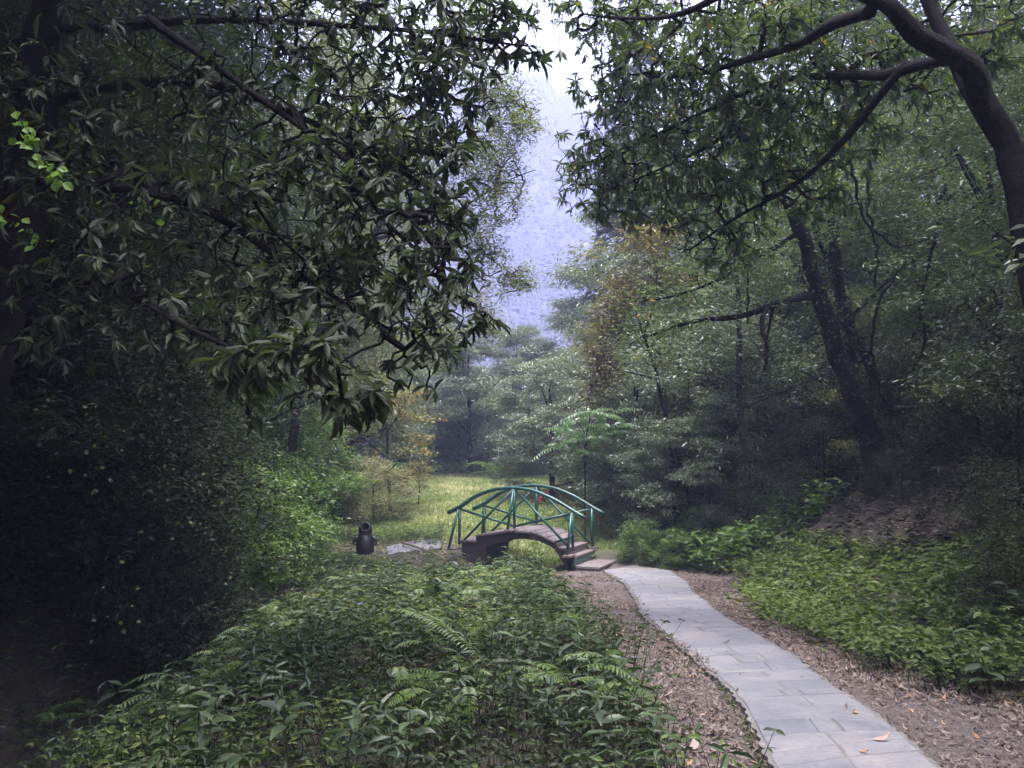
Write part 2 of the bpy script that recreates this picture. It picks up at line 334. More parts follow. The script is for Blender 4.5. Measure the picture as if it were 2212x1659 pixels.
def grow(limbs, targets, rng, rtip=.004, ex=.42, wob=.12, seg=.28, rmax=.06):
    """joins every target to the nearest wood by a crooked twig; returns chains (points, radii), tips, tip directions"""
    nodes = []
    for (P, r0, r1) in limbs:
        nodes.append(resample(P, .22))
    N = np.vstack(nodes); cap = len(N) + len(targets) * 14; pos = np.zeros((cap, 3)); pos[:len(N)] = N; par = np.full(cap, -1); nn = len(N); n0 = nn
    d0 = np.array([np.min(np.sum((N - t) ** 2, 1)) for t in targets]); order = np.argsort(d0)
    chains = []
    for i in order:
        t = targets[i]; dd = np.sum((pos[:nn] - t) ** 2, 1); j = int(np.argmin(dd)); d = math.sqrt(dd[j])
        k = int(min(10, max(2, d / seg))); u = np.linspace(0, 1, k + 1)[1:, None]
        side = rng.normal(0, wob * d, 3); side[2] = abs(side[2]) * .6
        pts = pos[j] + (t - pos[j]) * u + side * np.sin(u * np.pi) + rng.normal(0, .02 * min(d, 1.5), (k, 3)) * (u < 1)
        ids = np.arange(nn, nn + k); pos[ids] = pts; par[ids[0]] = j
        if k > 1: par[ids[1:]] = ids[:-1]
        nn += k; chains.append((j, ids))
    cnt = np.ones(nn)
    for i in range(nn - 1, n0 - 1, -1):
        if par[i] >= n0: cnt[par[i]] += cnt[i]
    tipc = rtip * np.maximum(cnt / 3, 1) ** ex
    out, tips, dirs = [], [], []
    for j, ids in chains:
        P = np.vstack([pos[j], pos[ids]]); R = np.minimum(np.concatenate([[tipc[ids[0]]], tipc[ids]]), rmax); out.append((P, R)); tips.append(P[-1]); dirs.append(P[-1] - P[-2])
    return out, np.array(tips), unit(np.array(dirs))
def blob_pts(blobs, rng, edge=.5):
    out = []
    for (c, r, n) in blobs:
        d = unit(rng.normal(0, 1, (n, 3))); q = rng.random(n) ** edge
        out.append(np.asarray(c) + d * q[:, None] * np.asarray(r))
    return np.vstack(out)
def wood(root, limbs, chains, mat, rng, k=8, ktw=4, trunk=1):
    for i, (P, r0, r1) in enumerate(limbs):
        Q = resample(P, .3); Q[1:-1] += rng.normal(0, .10 * r0, (len(Q) - 2, 3)); Q = resample(Q, .06 if r0 > .1 else .1); n = len(Q); R = np.linspace(r0, r1, n) * (1 + .07 * np.sin(np.arange(n) * .55 + i) * rng.uniform(.4, 1) + .05 * np.sin(np.arange(n) * .23 + 2 * i))
        g = Geo(); g.tube(Q, R, 26 if r0 > .1 else k, True, .5, .07 if r0 > .1 else .05, r0 > .1)
        g.build('trunk' if i < trunk else 'branch', mat, root, True)
    if chains:
        g = Geo()
        for P, R in chains: g.tube(P, R, ktw, False)
        g.build('twigs', mat, root, True, 'stuff')
# ------------------------------------------------------------------ ground sheet
def axis_pts(parts):
    out = [np.arange(a, b, s) for a, b, s in parts]; return np.concatenate(out)
xs = axis_pts([(-680, -60, 40), (-60, -14, 2.0), (-14, -6, .35), (-6, 7, .14), (7, 16, .35), (16, 60, 2), (60, 681, 40)])
ys = axis_pts([(-50, -6, 2), (-6, 2, .5), (2, 26, .14), (26, 60, .6), (60, 120, 4), (120, 780, 30)])
GX, GY = np.meshgrid(xs, ys); GZ = ground_h(GX, GY)
# ---- boundaries of path, litter and green cover, from where they meet the ground
PL = T22([(1305, 1236), (1350, 1263), (1375, 1300), (1387, 1330), (1440, 1380), (1500, 1430), (1562, 1483), (1612, 1540), (1642, 1600), (1668, 1659)])
PR = T22([(1387, 1221), (1448, 1238), (1485, 1263), (1503, 1290), (1562, 1340), (1640, 1382), (1722, 1432), (1792, 1490), (1872, 1545), (1938, 1600), (2002, 1659)])
WL = np.array([ground_hit(*p) for p in PL]); WR = np.array([ground_hit(*p) for p in PR])
WL = np.vstack([WL, WL[-1] + (WL[-1] - WL[-3]) / np.linalg.norm(WL[-1] - WL[-3]) * 4.0]); WR = np.vstack([WR, WR[-1] + (WL[-1] - WL[-2]) * 1.02])
UB = np.array([ground_hit(*p) for p in T22([(1100, 1215), (1160, 1255), (1200, 1290), (1262, 1350), (1300, 1400), (1350, 1450), (1400, 1510), (1440, 1580), (1470, 1665)])])
CB = np.array([ground_hit(*p) for p in T22([(1440, 1222), (1530, 1222), (1600, 1235), (1612, 1290), (1640, 1335), (1770, 1400), (1900, 1460), (2020, 1500), (2212, 1530)])])
def xub(y): return -.10 + np.interp(y, UB[::-1, 1], UB[::-1, 0]) + .08 * nz(y, y, .4)
cby = CB[np.argsort(CB[:, 1])]
def xcb(y): return np.interp(y, cby[:, 1], cby[:, 0]) + .12 * nz(y, y, .35, 3)
soil = np.clip(smooth(-.3, .3, xub(GY) - GX) + smooth(-.3, .3, GX - xcb(GY)) + smooth(21, 22, GY), 0, 1)
mead = smooth(21.5, 23.5, GY) * smooth(0, 1.2, GX - xl(GY)) * smooth(0, 1.5, xr(GY) - GX) * (1 - smooth(44, 48, GY))
g = Geo(); ny, nx = GX.shape; i = np.arange(ny - 1)[:, None] * nx + np.arange(nx - 1)[None]
g.add(np.stack([GX, GY, GZ], -1).reshape(-1, 3), None, np.stack([i, i + 1, i + nx + 1, i + nx], -1).reshape(-1, 4))
gr = g.build('ground', M['ground'], None, True, 'structure'); gr['label'] = 'brown forest floor between the undergrowth'
for nm, ar in (('soil', soil), ('mead', mead)):
    a = gr.data.attributes.new(nm, 'FLOAT', 'POINT'); a.data.foreach_set('value', ar.ravel().astype(np.float32))
# ------------------------------------------------------------------ mountain
pk = at(532, 76, 600); rng = np.random.default_rng(3)
def ridge_z(x): return np.where(x > pk[0], pk[2] - .62 * (x - pk[0]), pk[2] - .25 * (pk[0] - x)).clip(50) + 3 * np.sin(x * .11) + 2 * np.sin(x * .31)
def mount(x, y):
    t = np.clip((y - 170) / (600 - 170), 0, 1.0); b = np.clip((y - 600) / 150, 0, 1)
    z = -16 + (ridge_z(x) + 16) * (t ** 1.15) * (1 - .35 * b)
    return z + (9 * np.sin(x * .045 + y * .012) + 5 * np.sin(x * .10 - y * .03)) * np.sin(t * np.pi)
mxs = np.linspace(-640, 640, 161); mys = np.linspace(170, 750, 60); A, B = np.meshgrid(mxs, mys); Z = mount(A, B)
g = Geo(); ny, nx = A.shape; i = np.arange(ny - 1)[:, None] * nx + np.arange(nx - 1)[None]
g.add(np.stack([A, B, Z], -1).reshape(-1, 3), None, np.stack([i, i + 1, i + nx + 1, i + nx], -1).reshape(-1, 4))
mo = g.build('mountain', M['soilrock'], None, True, 'structure'); mo['label'] = 'hazy forested mountain beyond the gap in the trees'
n = 27000; X = rng.uniform(-150, 230, n); Y = rng.uniform(230, 612, n); Zt = mount(X, Y); g = Geo()
keep = rng.random(n) < .8 + .3 * np.sin(X * .06 + Y * .04); X, Y, Zt = X[keep], Y[keep], Zt[keep]; n = len(X)
Hh = rng.uniform(3, 5.5, n); k = 4; an = np.arange(k) / k * 2 * np.pi
for lv, (z0, z1, rr) in enumerate(((.12, .62, .22), (.45, 1.0, .15))):
    ring = np.stack([np.cos(an), np.sin(an)], 1)
    V = np.zeros((n, k + 1, 3)); V[:, :k, :2] = ring[None] * (Hh * rr * 1.7)[:, None, None] * rng.uniform(.7, 1.3, (n, k, 1)); V[:, :k, 2] = (Hh * z0)[:, None]; V[:, k, 2] = Hh * z1
    V += np.stack([X, Y, Zt], 1)[:, None]
    t = np.array([(j, (j + 1) % k, k) for j in range(k)]); T = (t[None] + (np.arange(n) * (k + 1))[:, None, None]).reshape(-1, 3)
    g.add(V.reshape(-1, 3), T, None, np.repeat(rng.random(n), k + 1))
hf = g.build('hillside_forest', M['hillforest'], None, False, 'stuff'); hf['label'] = 'pale conifers covering the hazy mountain slope'
# ------------------------------------------------------------------ stone path
def path_frame(WLp, WRp, step):
    a = resample(WLp, .05); b = resample(WRp, .05); m = int(max(np.linalg.norm(np.diff(a, axis=0), axis=1).sum(), np.linalg.norm(np.diff(b, axis=0), axis=1).sum()) / step)
    ia = np.linspace(0, len(a) - 1, m + 1); f = lambda q, ii: np.stack([np.interp(ii, np.arange(len(q)), q[:, j]) for j in range(3)], 1)
    return f(a, ia), f(b, np.linspace(0, len(b) - 1, m + 1))
def stone_path(WLp, WRp, rng, label, row=.42):
    A_, B_ = path_frame(WLp, WRp, .04)
    n = len(A_); L_ = .04 * (n - 1)
    def pt(s, c, z):
        i = np.clip(s / .04, 0, n - 1); a = np.array([np.interp(i, np.arange(n), A_[:, j]) for j in range(3)]); b = np.array([np.interp(i, np.arange(n), B_[:, j]) for j in range(3)])
        p = a + (b - a) * c; p[2] = max(ground_h(p[0], p[1]), 0 * 1 + float(base_z(p[1])) - .02) + z; return p
    # bed
    g = Geo(); V = []
    for i in range(n):
        s = i * .04; e = .012 * math.sin(i * 1.3) + .01 * math.sin(i * .37)
        for c, z in ((-.035 + e, -.12), (-.03 + e, .045), (.5, .05), (1.03 - e, .045), (1.035 - e, -.12)):
            V.append(pt(s, c, z))
    Q = [(i * 5 + j, i * 5 + j + 1, i * 5 + j + 6, i * 5 + j + 5) for i in range(n - 1) for j in range(4)]
    g.add(V, None, Q); pa = g.build('path', M['mortar'], None, False, 'structure'); pa['label'] = label
    s = 0.02; sl = 0.0; stones = []
    while s < L_ - .1:
        r = row * rng.uniform(.6, 1.4); e = min(s + r, L_); sl2 = rng.uniform(-.11, .11) if e < L_ - .2 else 0
        k = rng.choice([1, 2, 2, 3, 3]) if row > .3 else rng.choice([1, 2, 2]); cuts = np.concatenate([[0], np.sort((np.arange(1, k) + rng.uniform(-.25, .25, k - 1)) / k), [1]])
        for a, b in zip(cuts[:-1], cuts[1:]):
            if rng.random() < .22 and r > row * 1.0:   # split lengthwise too
                mm = s + (e - s) * rng.uniform(.35, .65); sm_ = (sl + sl2) / 2; stones += [(s, mm, a, b, sl, sm_), (mm, e, a, b, sm_, sl2)]
            else: stones.append((s, e, a, b, sl, sl2))
        s = e; sl = sl2
    for (s0, s1, c0, c1, q0, q1) in stones:
        gs = .005 * rng.uniform(.4, 2.4); gc = .005 * rng.uniform(.4, 2.2); jit = lambda: rng.uniform(-.022, .022) * (abs(c1 - c0) < 2)
        ja = [jit() * .6 for _ in range(8)]
        cor = [(s0 + gs + q0 * (c0 - .5) + ja[0] * .3, c0 + gc + ja[1] * (c0 > 0)), (s0 + gs + q0 * (c1 - .5) + ja[2] * .3, c1 - gc + ja[3] * (c1 < 1)), (s1 - gs + q1 * (c1 - .5) + ja[4] * .3, c1 - gc + ja[5] * (c1 < 1)), (s1 - gs + q1 * (c0 - .5) + ja[6] * .3, c0 + gc + ja[7] * (c0 > 0))]
        ring = []
        for q in range(4):
            p0, p1 = cor[q], cor[(q + 1) % 4]
            ring.append(p0); ring.append(((p0[0] + p1[0]) / 2 + rng.uniform(-.010, .010), (p0[1] + p1[1]) / 2 + rng.uniform(-.010, .010)))
        cs = sum(p[0] for p in ring) / 8; cc = sum(p[1] for p in ring) / 8
        top = .054 + rng.uniform(-.002, .002); tx = rng.uniform(-.006, .006); ty = rng.uniform(-.006, .006)
        V = []
        for z, sh in ((.02, 1.0), (top - .006, 1.0), (top, .965)):
            for (a, b) in ring:
                a2 = cs + (a - cs) * sh; b2 = cc + (b - cc) * sh; V.append(pt(a2, b2, z + (a2 - cs) * tx + (b2 - cc) * ty))
        V.append(pt(cs, cc, top + .001)); g = Geo()
        Q = [(r8 + j, r8 + (j + 1) % 8, r8 + 8 + (j + 1) % 8, r8 + 8 + j) for r8 in (0, 8) for j in range(8)]
        g.add(V, [(16 + j, 16 + (j + 1) % 8, 24) for j in range(8)], Q)
        g.build('paving_stone', M['stone'], pa)
    return pa
stone_path(WL, WR, np.random.default_rng(11), 'curving grey flagstone path leading from the foreground to the bridge')
fl = np.array([ground_hit(*p) for p in T22([(955, 1187), (900, 1192), (855, 1199), (838, 1203)])]); fr_ = np.array([ground_hit(*p) for p in T22([(950, 1168), (895, 1172), (855, 1180), (835, 1187)])])
stone_path(fl, fr_, np.random.default_rng(12), 'pale flagstone path beyond the far left end of the bridge', .45)
# ------------------------------------------------------------------ bridge
YAW = -.422; BC = np.array([.059, 21.021]); ZC = CAM[2]
bu = np.array([math.cos(YAW), math.sin(YAW), 0]); bv = np.array([-math.sin(YAW), math.cos(YAW), 0]); bz = np.array([0, 0, 1.0]); BW = 1.45
def bp(u, v, z): return np.array([BC[0], BC[1], 0]) + bu * u + bv * v + bz * z
def buz(px, py, v=0.0):   # point of the near side face seen at a pixel -> (u, z)
    d = at(px, py, 1.0) - CAM; o = np.array([BC[0], BC[1], 0]) + bv * v; t = np.dot(o - CAM, bv) / np.dot(d, bv); p = CAM + d * t
    return float(np.dot(p - o, bu)), float(p[2])
br = thing('footbridge', 'small arched timber footbridge with green pipe railings at the end of the path', 'bridge', tuple(bp(0, BW / 2, -1.3)))
def add(o_name, g, m, sm=False, parent=br): return g.build(o_name, m, parent, sm, org=br['org'])
topL = [buz(461.5, 543.5), buz(476.0, 542.0), buz(476.6, 537.2), buz(486, 535.5), buz(498, 533.8), buz(508, 532.7), buz(517, 532.5), buz(528, 533.2), buz(538, 535.4), buz(547, 539.2), buz(556, 543.5)]
topR = [buz(557.5, 549), buz(565, 552), buz(566, 559), buz(578, 562), buz(579, 569)]
bot = [buz(570.5, 569), buz(565.5, 559.3), buz(559.5, 552.5), buz(549.9, 546.1), buz(538.4, 540.9), buz(523.9, 538.6), buz(509.4, 539.9), buz(497.9, 542.6), buz(489, 546), buz(485.4, 548.2), buz(485.4, 580), buz(461.5, 580)]
prof = [(u, z) for u, z in topL + topR]; prof += bot
topz = np.array(sorted(topL[2:] ))
# arch built as joined wedge slices so the outline stays exact
upper = np.array(topL + topR); lower = np.array(bot[:10][::-1])
for v0, v1 in ((0.0, .14), (BW - .14, BW)):
    g = Geo(); us = np.unique(np.round(np.concatenate([np.linspace(lower[0, 0], lower[-1, 0], 22), upper[upper[:, 0] > lower[0, 0], 0]]), 4)); us = us[us <= lower[-1, 0]]
    V = []; Q = []
    ui = upper[np.argsort(upper[:, 0])]
    for u in us:
        zt = np.interp(u, ui[:, 0], ui[:, 1]); zb = min(np.interp(u, lower[:, 0], lower[:, 1]), zt - .03)
        V += [bp(u, v0, zt), bp(u, v0, zb), bp(u, v1, zb), bp(u, v1, zt)]
    m_ = len(us)
    for i in range(m_ - 1):
        for j in range(4): Q.append((i * 4 + j, i * 4 + (j + 1) % 4, i * 4 + 4 + (j + 1) % 4, i * 4 + 4 + j))
    Q += [(0, 1, 2, 3), (m_ * 4 - 1, m_ * 4 - 2, m_ * 4 - 3, m_ * 4 - 4)]
    g.add(V, None, Q); add('arch_beam', g, M['beam'])
# soffit between the beams
g = Geo(); V = []; Q = []
for (u, z) in lower: V += [bp(u, .14, z + .05), bp(u, BW - .14, z + .05), bp(u, .14, z + .09), bp(u, BW - .14, z + .09)]
for i in range(len(lower) - 1):
    a = i * 4; Q += [(a, a + 1, a + 5, a + 4), (a + 2, a + 6, a + 7, a + 3)]
g.add(V, None, Q); add('soffit', g, M['beam'])
uL0, uL1 = buz(461.5, 560)[0], buz(485.4, 560)[0]; zt = buz(470, 543.2)[1]
g = Geo(); g.box(bp((uL0 + uL1) / 2, BW / 2, (zt - 2.1) / 2), bu, bv, bz, (uL1 - uL0) / 2, BW / 2 - .01, (zt + 2.1) / 2); add('pier', g, M['beam'])
zdk = dk_top = buz(478, 536.6)[1]; uA = buz(476.6, 537.2)[0]
g = Geo(); g.box(bp((uA + uL1 + .03) / 2, BW / 2, (zt + zdk) / 2 - .01), bu, bv, bz, (uL1 + .03 - uA) / 2, BW / 2 - .004, (zdk - zt) / 2 + .02); add('end_block', g, M['beam'])
uR0, uR1 = buz(566, 560)[0], buz(582, 560)[0]; g = Geo(); zt2 = buz(580, 566)[1]
g.box(bp((uR0 + uR1) / 2 + .05, BW / 2, (zt2 - 2.1) / 2), bu, bv, bz, (uR1 - uR0) / 2, BW / 2 - .02, (zt2 + 2.1) / 2); add('pier', g, M['beam'])
# deck planks
dk = np.array(topL[2:]); nP = 10; edge = np.linspace(dk[0, 0] - .02, dk[-1, 0] - .02, nP + 1); rng = np.random.default_rng(5)
for i in range(nP):
    u0, u1 = edge[i] + .007, edge[i + 1] - .007; z0, z1 = [float(np.interp(q, dk[:, 0], dk[:, 1])) for q in (u0, u1)]
    d = unit(bu * (u1 - u0) + bz * (z1 - z0)); nrm = np.cross(d, bv); g = Geo(); ov = rng.uniform(-.03, .04)
    g.box(bp((u0 + u1) / 2, BW / 2 + rng.uniform(-.02, .02), (z0 + z1) / 2 + .035 + rng.uniform(-.004, .004)), d, bv, nrm, np.linalg.norm([u1 - u0, z1 - z0]) / 2, BW / 2 + .04 + ov, .024, .005)
    add('deck_plank', g, M['plank'])
g = Geo(); ua = buz(461, 541)[0]; ub = dk[0, 0]; zs = topL[1][1]
g.box(bp((ua + ub) / 2 - .02, BW / 2, zs + .025), bu, bv, bz, (ub - ua) / 2 + .02, BW / 2 + .03, .025, .006); add('step_board', g, M['plank'])
g = Geo(); g.box(bp(ub - .012, BW / 2, (zs + .05 + dk[0, 1] + .01) / 2), bu, bv, bz, .012, BW / 2, (dk[0, 1] + .01 - zs - .05) / 2); add('riser', g, M['plank'])
# right-hand steps: tread pixel of the near front corner, riser below it
zd_end = dk[-1, 1]; 
steps = [(buz(568.5, 548.3), .37, M['plank'], M['plank']), (buz(575.9, 556.2), .34, M['plank'], M['greenboard']), (buz(600.5, 567.1), .62, M['plank'], M['beam'])]
prev_u, prev_z = dk[-1, 0], zd_end + .03
for i, ((u, z), wdt, mt, mr) in enumerate(steps):
    g = Geo(); g.box(bp(u - wdt / 2, BW / 2 + .02, z - .025), bu, bv, bz, wdt / 2, BW / 2 + (.06 if i else 0), .025, .006); add('step_board', g, mt)
    zlow = (steps[i + 1][0][1] if i < 2 else z - .30); hh = (z - .052 - zlow) / 2 - .002
    g = Geo(); g.box(bp(u - .03, BW / 2 + .02, zlow + hh + .001), bu, bv, bz, .02, BW / 2 + (.05 if i else -.01), max(hh, .02)); add('riser', g, mr)
    if i == 2:
        for vv in (-.03, BW + .06):
            g = Geo(); g.box(bp(u - wdt / 2, vv + .01, z - .17), bu, bv, bz, wdt / 2 - .02, .025, .12); add('side_board', g, M['beam'])
g = Geo(); g.box(bp(prev_u + .01, BW / 2, (prev_z - .03 + steps[0][0][1]) / 2), bu, bv, bz, .014, BW / 2 - .02, (prev_z - .03 - steps[0][0][1]) / 2); add('riser', g, M['plank'])
# stringer boards carrying the right-hand steps
for vv in (.0, BW + .0):
    g = Geo(); (u1, z1), (u2, z2) = steps[0][0], steps[1][0]
    P = np.array([bp(dk[-1, 0] - .1, vv, zd_end - .05), bp(u1 - .05, vv, z1 - .06), bp(u2 - .05, vv, z2 - .06), bp(u2 + .02, vv, z2 - .42), bp(u1 - .15, vv, z1 - .36)])
    g.prism(P, bv * .05 * (1 if vv == 0 else -1)); add('stringer', g, M['beam'])
# railings
a_, b_ = 1.555, 1.889; zE, zP, zM = ZC - 1.70, ZC - 1.562, ZC - 1.015; bLz, bCz, bRz = ZC - 2.48, ZC - 2.014, ZC - 2.499
RU = [-b_, -a_, -1.1, -.55, 0, .55, 1.1, a_, b_]; RZ = [zE, zP, zM - .235, zM - .045, zM, zM - .065, zM - .27, zP + .02, zE - .01]
for v, out in ((0.0, -1), (BW, 1)):
    P = resample([bp(u, v, z + .02) for u, z in zip(RU, RZ)], .1); g = Geo(); R = np.full(len(P), .043); R[:14] = np.linspace(.060, .045, 14); g.tube(P, R, 12); add('handrail', g, M['paint'], True)
    for u, zb, zt_ in ((-a_, bLz, zP), (0, bCz, zM), (a_, bRz, zP)):
        g = Geo(); g.tube([bp(u, v, zb), bp(u * 1.0, v, zt_ - .005)], .036 if out < 0 else .042, 10); add('post', g, M['paint'], True)
        g = Geo(); g.tube([bp(u * 1.02 - (.16 if u < 0 else .09), v + out * .24, zb - (.12 if u else .09)), bp(u - .02, v + out * .03, zt_ - .02)], .036, 10); add('stay', g, M['paint'], True)
        g = Geo(); g.box(bp(u - .04, v + out * .15, zb - .035 - (.06 if u else 0)), bu, bv, bz, .10, .17, .022, .004); add('bracket', g, M['plank'])
    for sgn, zb in ((-1, bLz), (1, bRz)):
        g = Geo(); g.tube([bp(sgn * .03, v, zM - .03), bp(sgn * (a_ - .06), v, zb + .04)], .031, 10); add('diagonal_brace', g, M['paint'], True)
        g = Geo(); g.tube([bp(sgn * (a_ - .02), v - out * .012, zP - .02), bp(sgn * .04, v - out * .012, bCz + .06)], .030, 10); add('lower_rail', g, M['paint'], True)
# ------------------------------------------------------------------ black bird-shaped litter bin
bb = ground_hit(365, 553); bn = thing('litter_bin', 'black bird-shaped litter bin with a wide open mouth beside the far path', 'litter bin', tuple(bb))
def lathe(pr, k=28, ce=(0, 0), sq=1.0):
    V = []; 
    for r, z in pr:
        for j in range(k):
            t = j / k * 2 * math.pi; V.append((bb[0] + ce[0] + r * math.cos(t), bb[1] + ce[1] + r * math.sin(t) * sq, bb[2] + z))
    Q = [(i * k + j, i * k + (j + 1) % k, i * k + k + (j + 1) % k, i * k + k + j) for i in range(len(pr) - 1) for j in range(k)]
    return V, Q
V, Q = lathe([(.02, .0), (.30, .0), (.36, .06), (.38, .25), (.37, .40), (.335, .52), (.30, .62), (.265, .68), (.258, .72)]); g = Geo(); g.add(V, None, Q); g.build('body', M['plastic'], bn, True)
# hood: sphere with an opening towards the path
hc = np.array([bb[0], bb[1], bb[2] + .88]); opn = unit(np.array([.12, -.80, .58])); g = Geo(); nu, nv = 36, 24; V = []
for iv in range(nv + 1):
    ph = iv / nv * math.pi
    for iu in range(nu):
        th = iu / nu * 2 * math.pi; V.append((math.sin(ph) * math.cos(th), math.sin(ph) * math.sin(th), math.cos(ph)))
V = np.array(V); # z along opening axis
zx = unit(np.cross(opn, [0, 0, 1])); zy = np.cross(opn, zx); W_ = V[:, :1] * zx + V[:, 1:2] * zy + V[:, 2:] * opn
i0 = 5; Q = [(iv * nu + iu, iv * nu + (iu + 1) % nu, iv * nu + nu + (iu + 1) % nu, iv * nu + nu + iu) for iv in range(i0, nv) for iu in range(nu)]
sc = np.array([.285, .285, .30]); g.add(hc + W_ * sc, None, Q); g.build('hood', M['plastic'], bn, True)
g = Geo(); g.add(hc + W_ * sc * .93, None, Q); g.build('lining', M['inside'], bn, True)
ringp = hc + W_[i0 * nu:(i0 + 1) * nu] * sc * .985; ringp = np.vstack([ringp, ringp[:2]]); g = Geo(); g.tube(ringp, .016, 8, False); g.build('rim', M['plastic'], bn, True)
V, Q = lathe([(.258, .70), (.268, .76), (.280, .82), (.285, .87)]); g = Geo(); g.add(V, None, Q); g.build('neck', M['plastic'], bn, True)
for sgn in (-1, 1):
    P = np.array([(sgn * .24, -.02, .64), (sgn * .36, -.05, .58), (sgn * .47, -.07, .46), (sgn * .50, -.07, .36), (sgn * .42, -.04, .34), (sgn * .33, -.02, .36)]) + bb
    g = Geo(); g.tube(P, [.03, .075, .07, .03, .05, .03], 10); g.build('wing', M['plastic'], bn, True)
bn.scale = (.64, .64, .68)
# ================================================================== vegetation
def make_tree(name, label, cat, base, limbs, blobs, leaf, seed, bark='bark', group=None, rtip=.004, ex=.42, ktw=4, trunk=1, wob=.12, singles=None, edge=.5):
    rng = np.random.default_rng(seed); base = np.asarray(base, float)
    root = thing(name, label, cat, tuple(base), group)
    cr = []
    for (P, r0, r1_) in limbs:
        Q = resample(P, .38)
        if len(Q) > 3 and r0 < .15: Q[1:-1] += rng.normal(0, .055 if np.linalg.norm(Q[0] - CAM) < 25 else .12, (len(Q) - 2, 3))
        cr.append((Q, r0, r1_))
    limbs = cr
    T = blob_pts(blobs, rng, edge)
    gz = ground_h(T[:, 0], T[:, 1]); T = T[T[:, 2] > gz + .15]
    chains, tips, dirs = grow(limbs, T, rng, rtip, ex, wob)
    wood(root, limbs, chains, M[bark], rng, 9, ktw, trunk)
    g = Geo()
    for L in (leaf if isinstance(leaf, list) else [leaf]):
        g = Geo(); kw = dict(L); kind = kw.pop('kind'); mat = kw.pop('mat'); frac = kw.pop('frac', 1.0)
        sel = rng.random(len(tips)) < frac
        if kind == 'whorl': whorls(g, tips[sel], dirs[sel], rng, **kw)
        else: clumps(g, tips[sel], rng, **kw)
        g.build(kw.get('nm', 'crown'), M[mat], root, False, 'stuff')
    return root, tips, dirs, chains
def P3(l): return np.array([at(*q) for q in l])
# ---- mountain-side protos ------------------------------------------------------------------
# ---- rhododendron, foreground left
rb = np.array([-4.6, 6.3, float(ground_h(-4.6, 6.3)) - .1])
lim = [(np.vstack([rb, P3([(-40, 430, 6.5), (5, 300, 6.7), (30, 180, 6.7), (45, 60, 6.6), (55, -80, 6.4)])]), .23, .12),
       (P3([(30, 180, 6.7), (90, 170, 6.5), (150, 185, 6.3), (230, 225, 6.0), (310, 285, 5.6), (390, 330, 5.4)]), .05, .012),
       (P3([(35, 110, 6.7), (110, 70, 6.5), (200, 70, 6.3), (290, 105, 6.1), (380, 150, 6.1), (450, 200, 6.2)]), .05, .012),
       (P3([(45, 30, 6.6), (150, 20, 6.2), (260, 10, 6.2), (370, 30, 6.4), (470, 40, 6.6), (515, 45, 6.7)]), .045, .010),
       (P3([(5, 300, 6.7), (60, 260, 6.2), (130, 290, 5.6), (200, 330, 5.0), (270, 362, 4.6), (330, 388, 4.3)]), .028, .008),
       (P3([(55, -80, 6.4), (150, -200, 5.0), (250, -300, 3.5), (350, -500, 2.4)]), .09, .03),
       (P3([(290, 105, 6.1), (330, 180, 5.8), (390, 240, 5.6), (440, 270, 5.6)]), .03, .010),
       (P3([(150, 20, 6.2), (230, 90, 5.9), (330, 130, 5.7), (400, 200, 5.5), (430, 240, 5.5)]), .035, .010)]
DM = 1.0
def pb(px, py, Y, r, n): return (at(px, py, Y), r if hasattr(r, '__len__') else (r, r * .8, r * .8), int(n * DM))
DM = 1.95
bl = [pb(50, 90, 5.2, .45, 14), pb(20, 200, 5.2, .5, 16), pb(90, 260, 5.3, .5, 18), pb(40, 320, 5.4, .5, 16), pb(150, 330, 5.3, .5, 16), pb(500, 40, 6.7, .42, 26), pb(455, 20, 6.6, .5, 34), pb(440, 90, 6.4, .5, 34), pb(380, 50, 6.2, .8, 60), pb(290, 50, 6.2, .9, 70), pb(190, 80, 6.3, .9, 60), pb(100, 80, 6.4, .8, 36),
      pb(440, 150, 6.1, .42, 26), pb(380, 160, 6.0, .7, 60), pb(290, 170, 6.0, .9, 72), pb(200, 190, 6.2, .8, 50), pb(440, 215, 5.8, .38, 22), pb(400, 250, 5.7, .55, 42), pb(310, 250, 5.8, .8, 64),
      pb(225, 290, 5.8, .7, 40), pb(448, 285, 5.5, .24, 9), pb(432, 330, 5.4, .34, 14), pb(380, 300, 5.4, .55, 24), pb(300, 310, 5.3, .6, 28), pb(420, 372, 5.2, .22, 5), pb(360, 380, 5.0, .32, 6), pb(485, 318, 5.3, .12, 4),
      pb(280, 375, 5.0, .40, 10), pb(245, 365, 4.2, .22, 6), pb(300, 345, 3.9, .16, 5), pb(355, 400, 4.3, .16, 5), pb(230, 170, 4.3, .3, 5), pb(330, 170, 5.2, .35, 14), pb(120, 200, 5.5, .5, 14), pb(60, 150, 5.2, .4, 8),
      pb(532, 55, 6.8, .12, 4), pb(505, 8, 6.8, .30, 10),
      (np.array([-6, 9.0, 8.2]), (3.0, 4.0, 1.3), 200), (np.array([-2.4, 5.0, 6.4]), (3.0, 3.6, 1.0), 330), (np.array([-3.5, 0.0, 6.0]), (2.6, 3.2, 1.0), 90), (np.array([-1.6, 2.4, 4.9]), (2.4, 1.7, .5), 130), (np.array([-5.2, 5.5, 5.0]), (1.6, 2.5, 1.4), 60)]  # unseen crown masses above the view, added to shade bank and foreground
rh, tips, dirs, ch = make_tree('rhododendron_tree', 'large dark rhododendron with drooping whorls of long leather leaves filling the upper left', 'tree', rb, lim, bl,
    dict(kind='whorl', mat='rhodo', n=8, L=(.065, .15), wr=.30, droop=.40, tm=LEAFO, frac=.76), 21, 'bark', rtip=.0058, ex=.42, trunk=1, wob=.24)
DM = 1.0
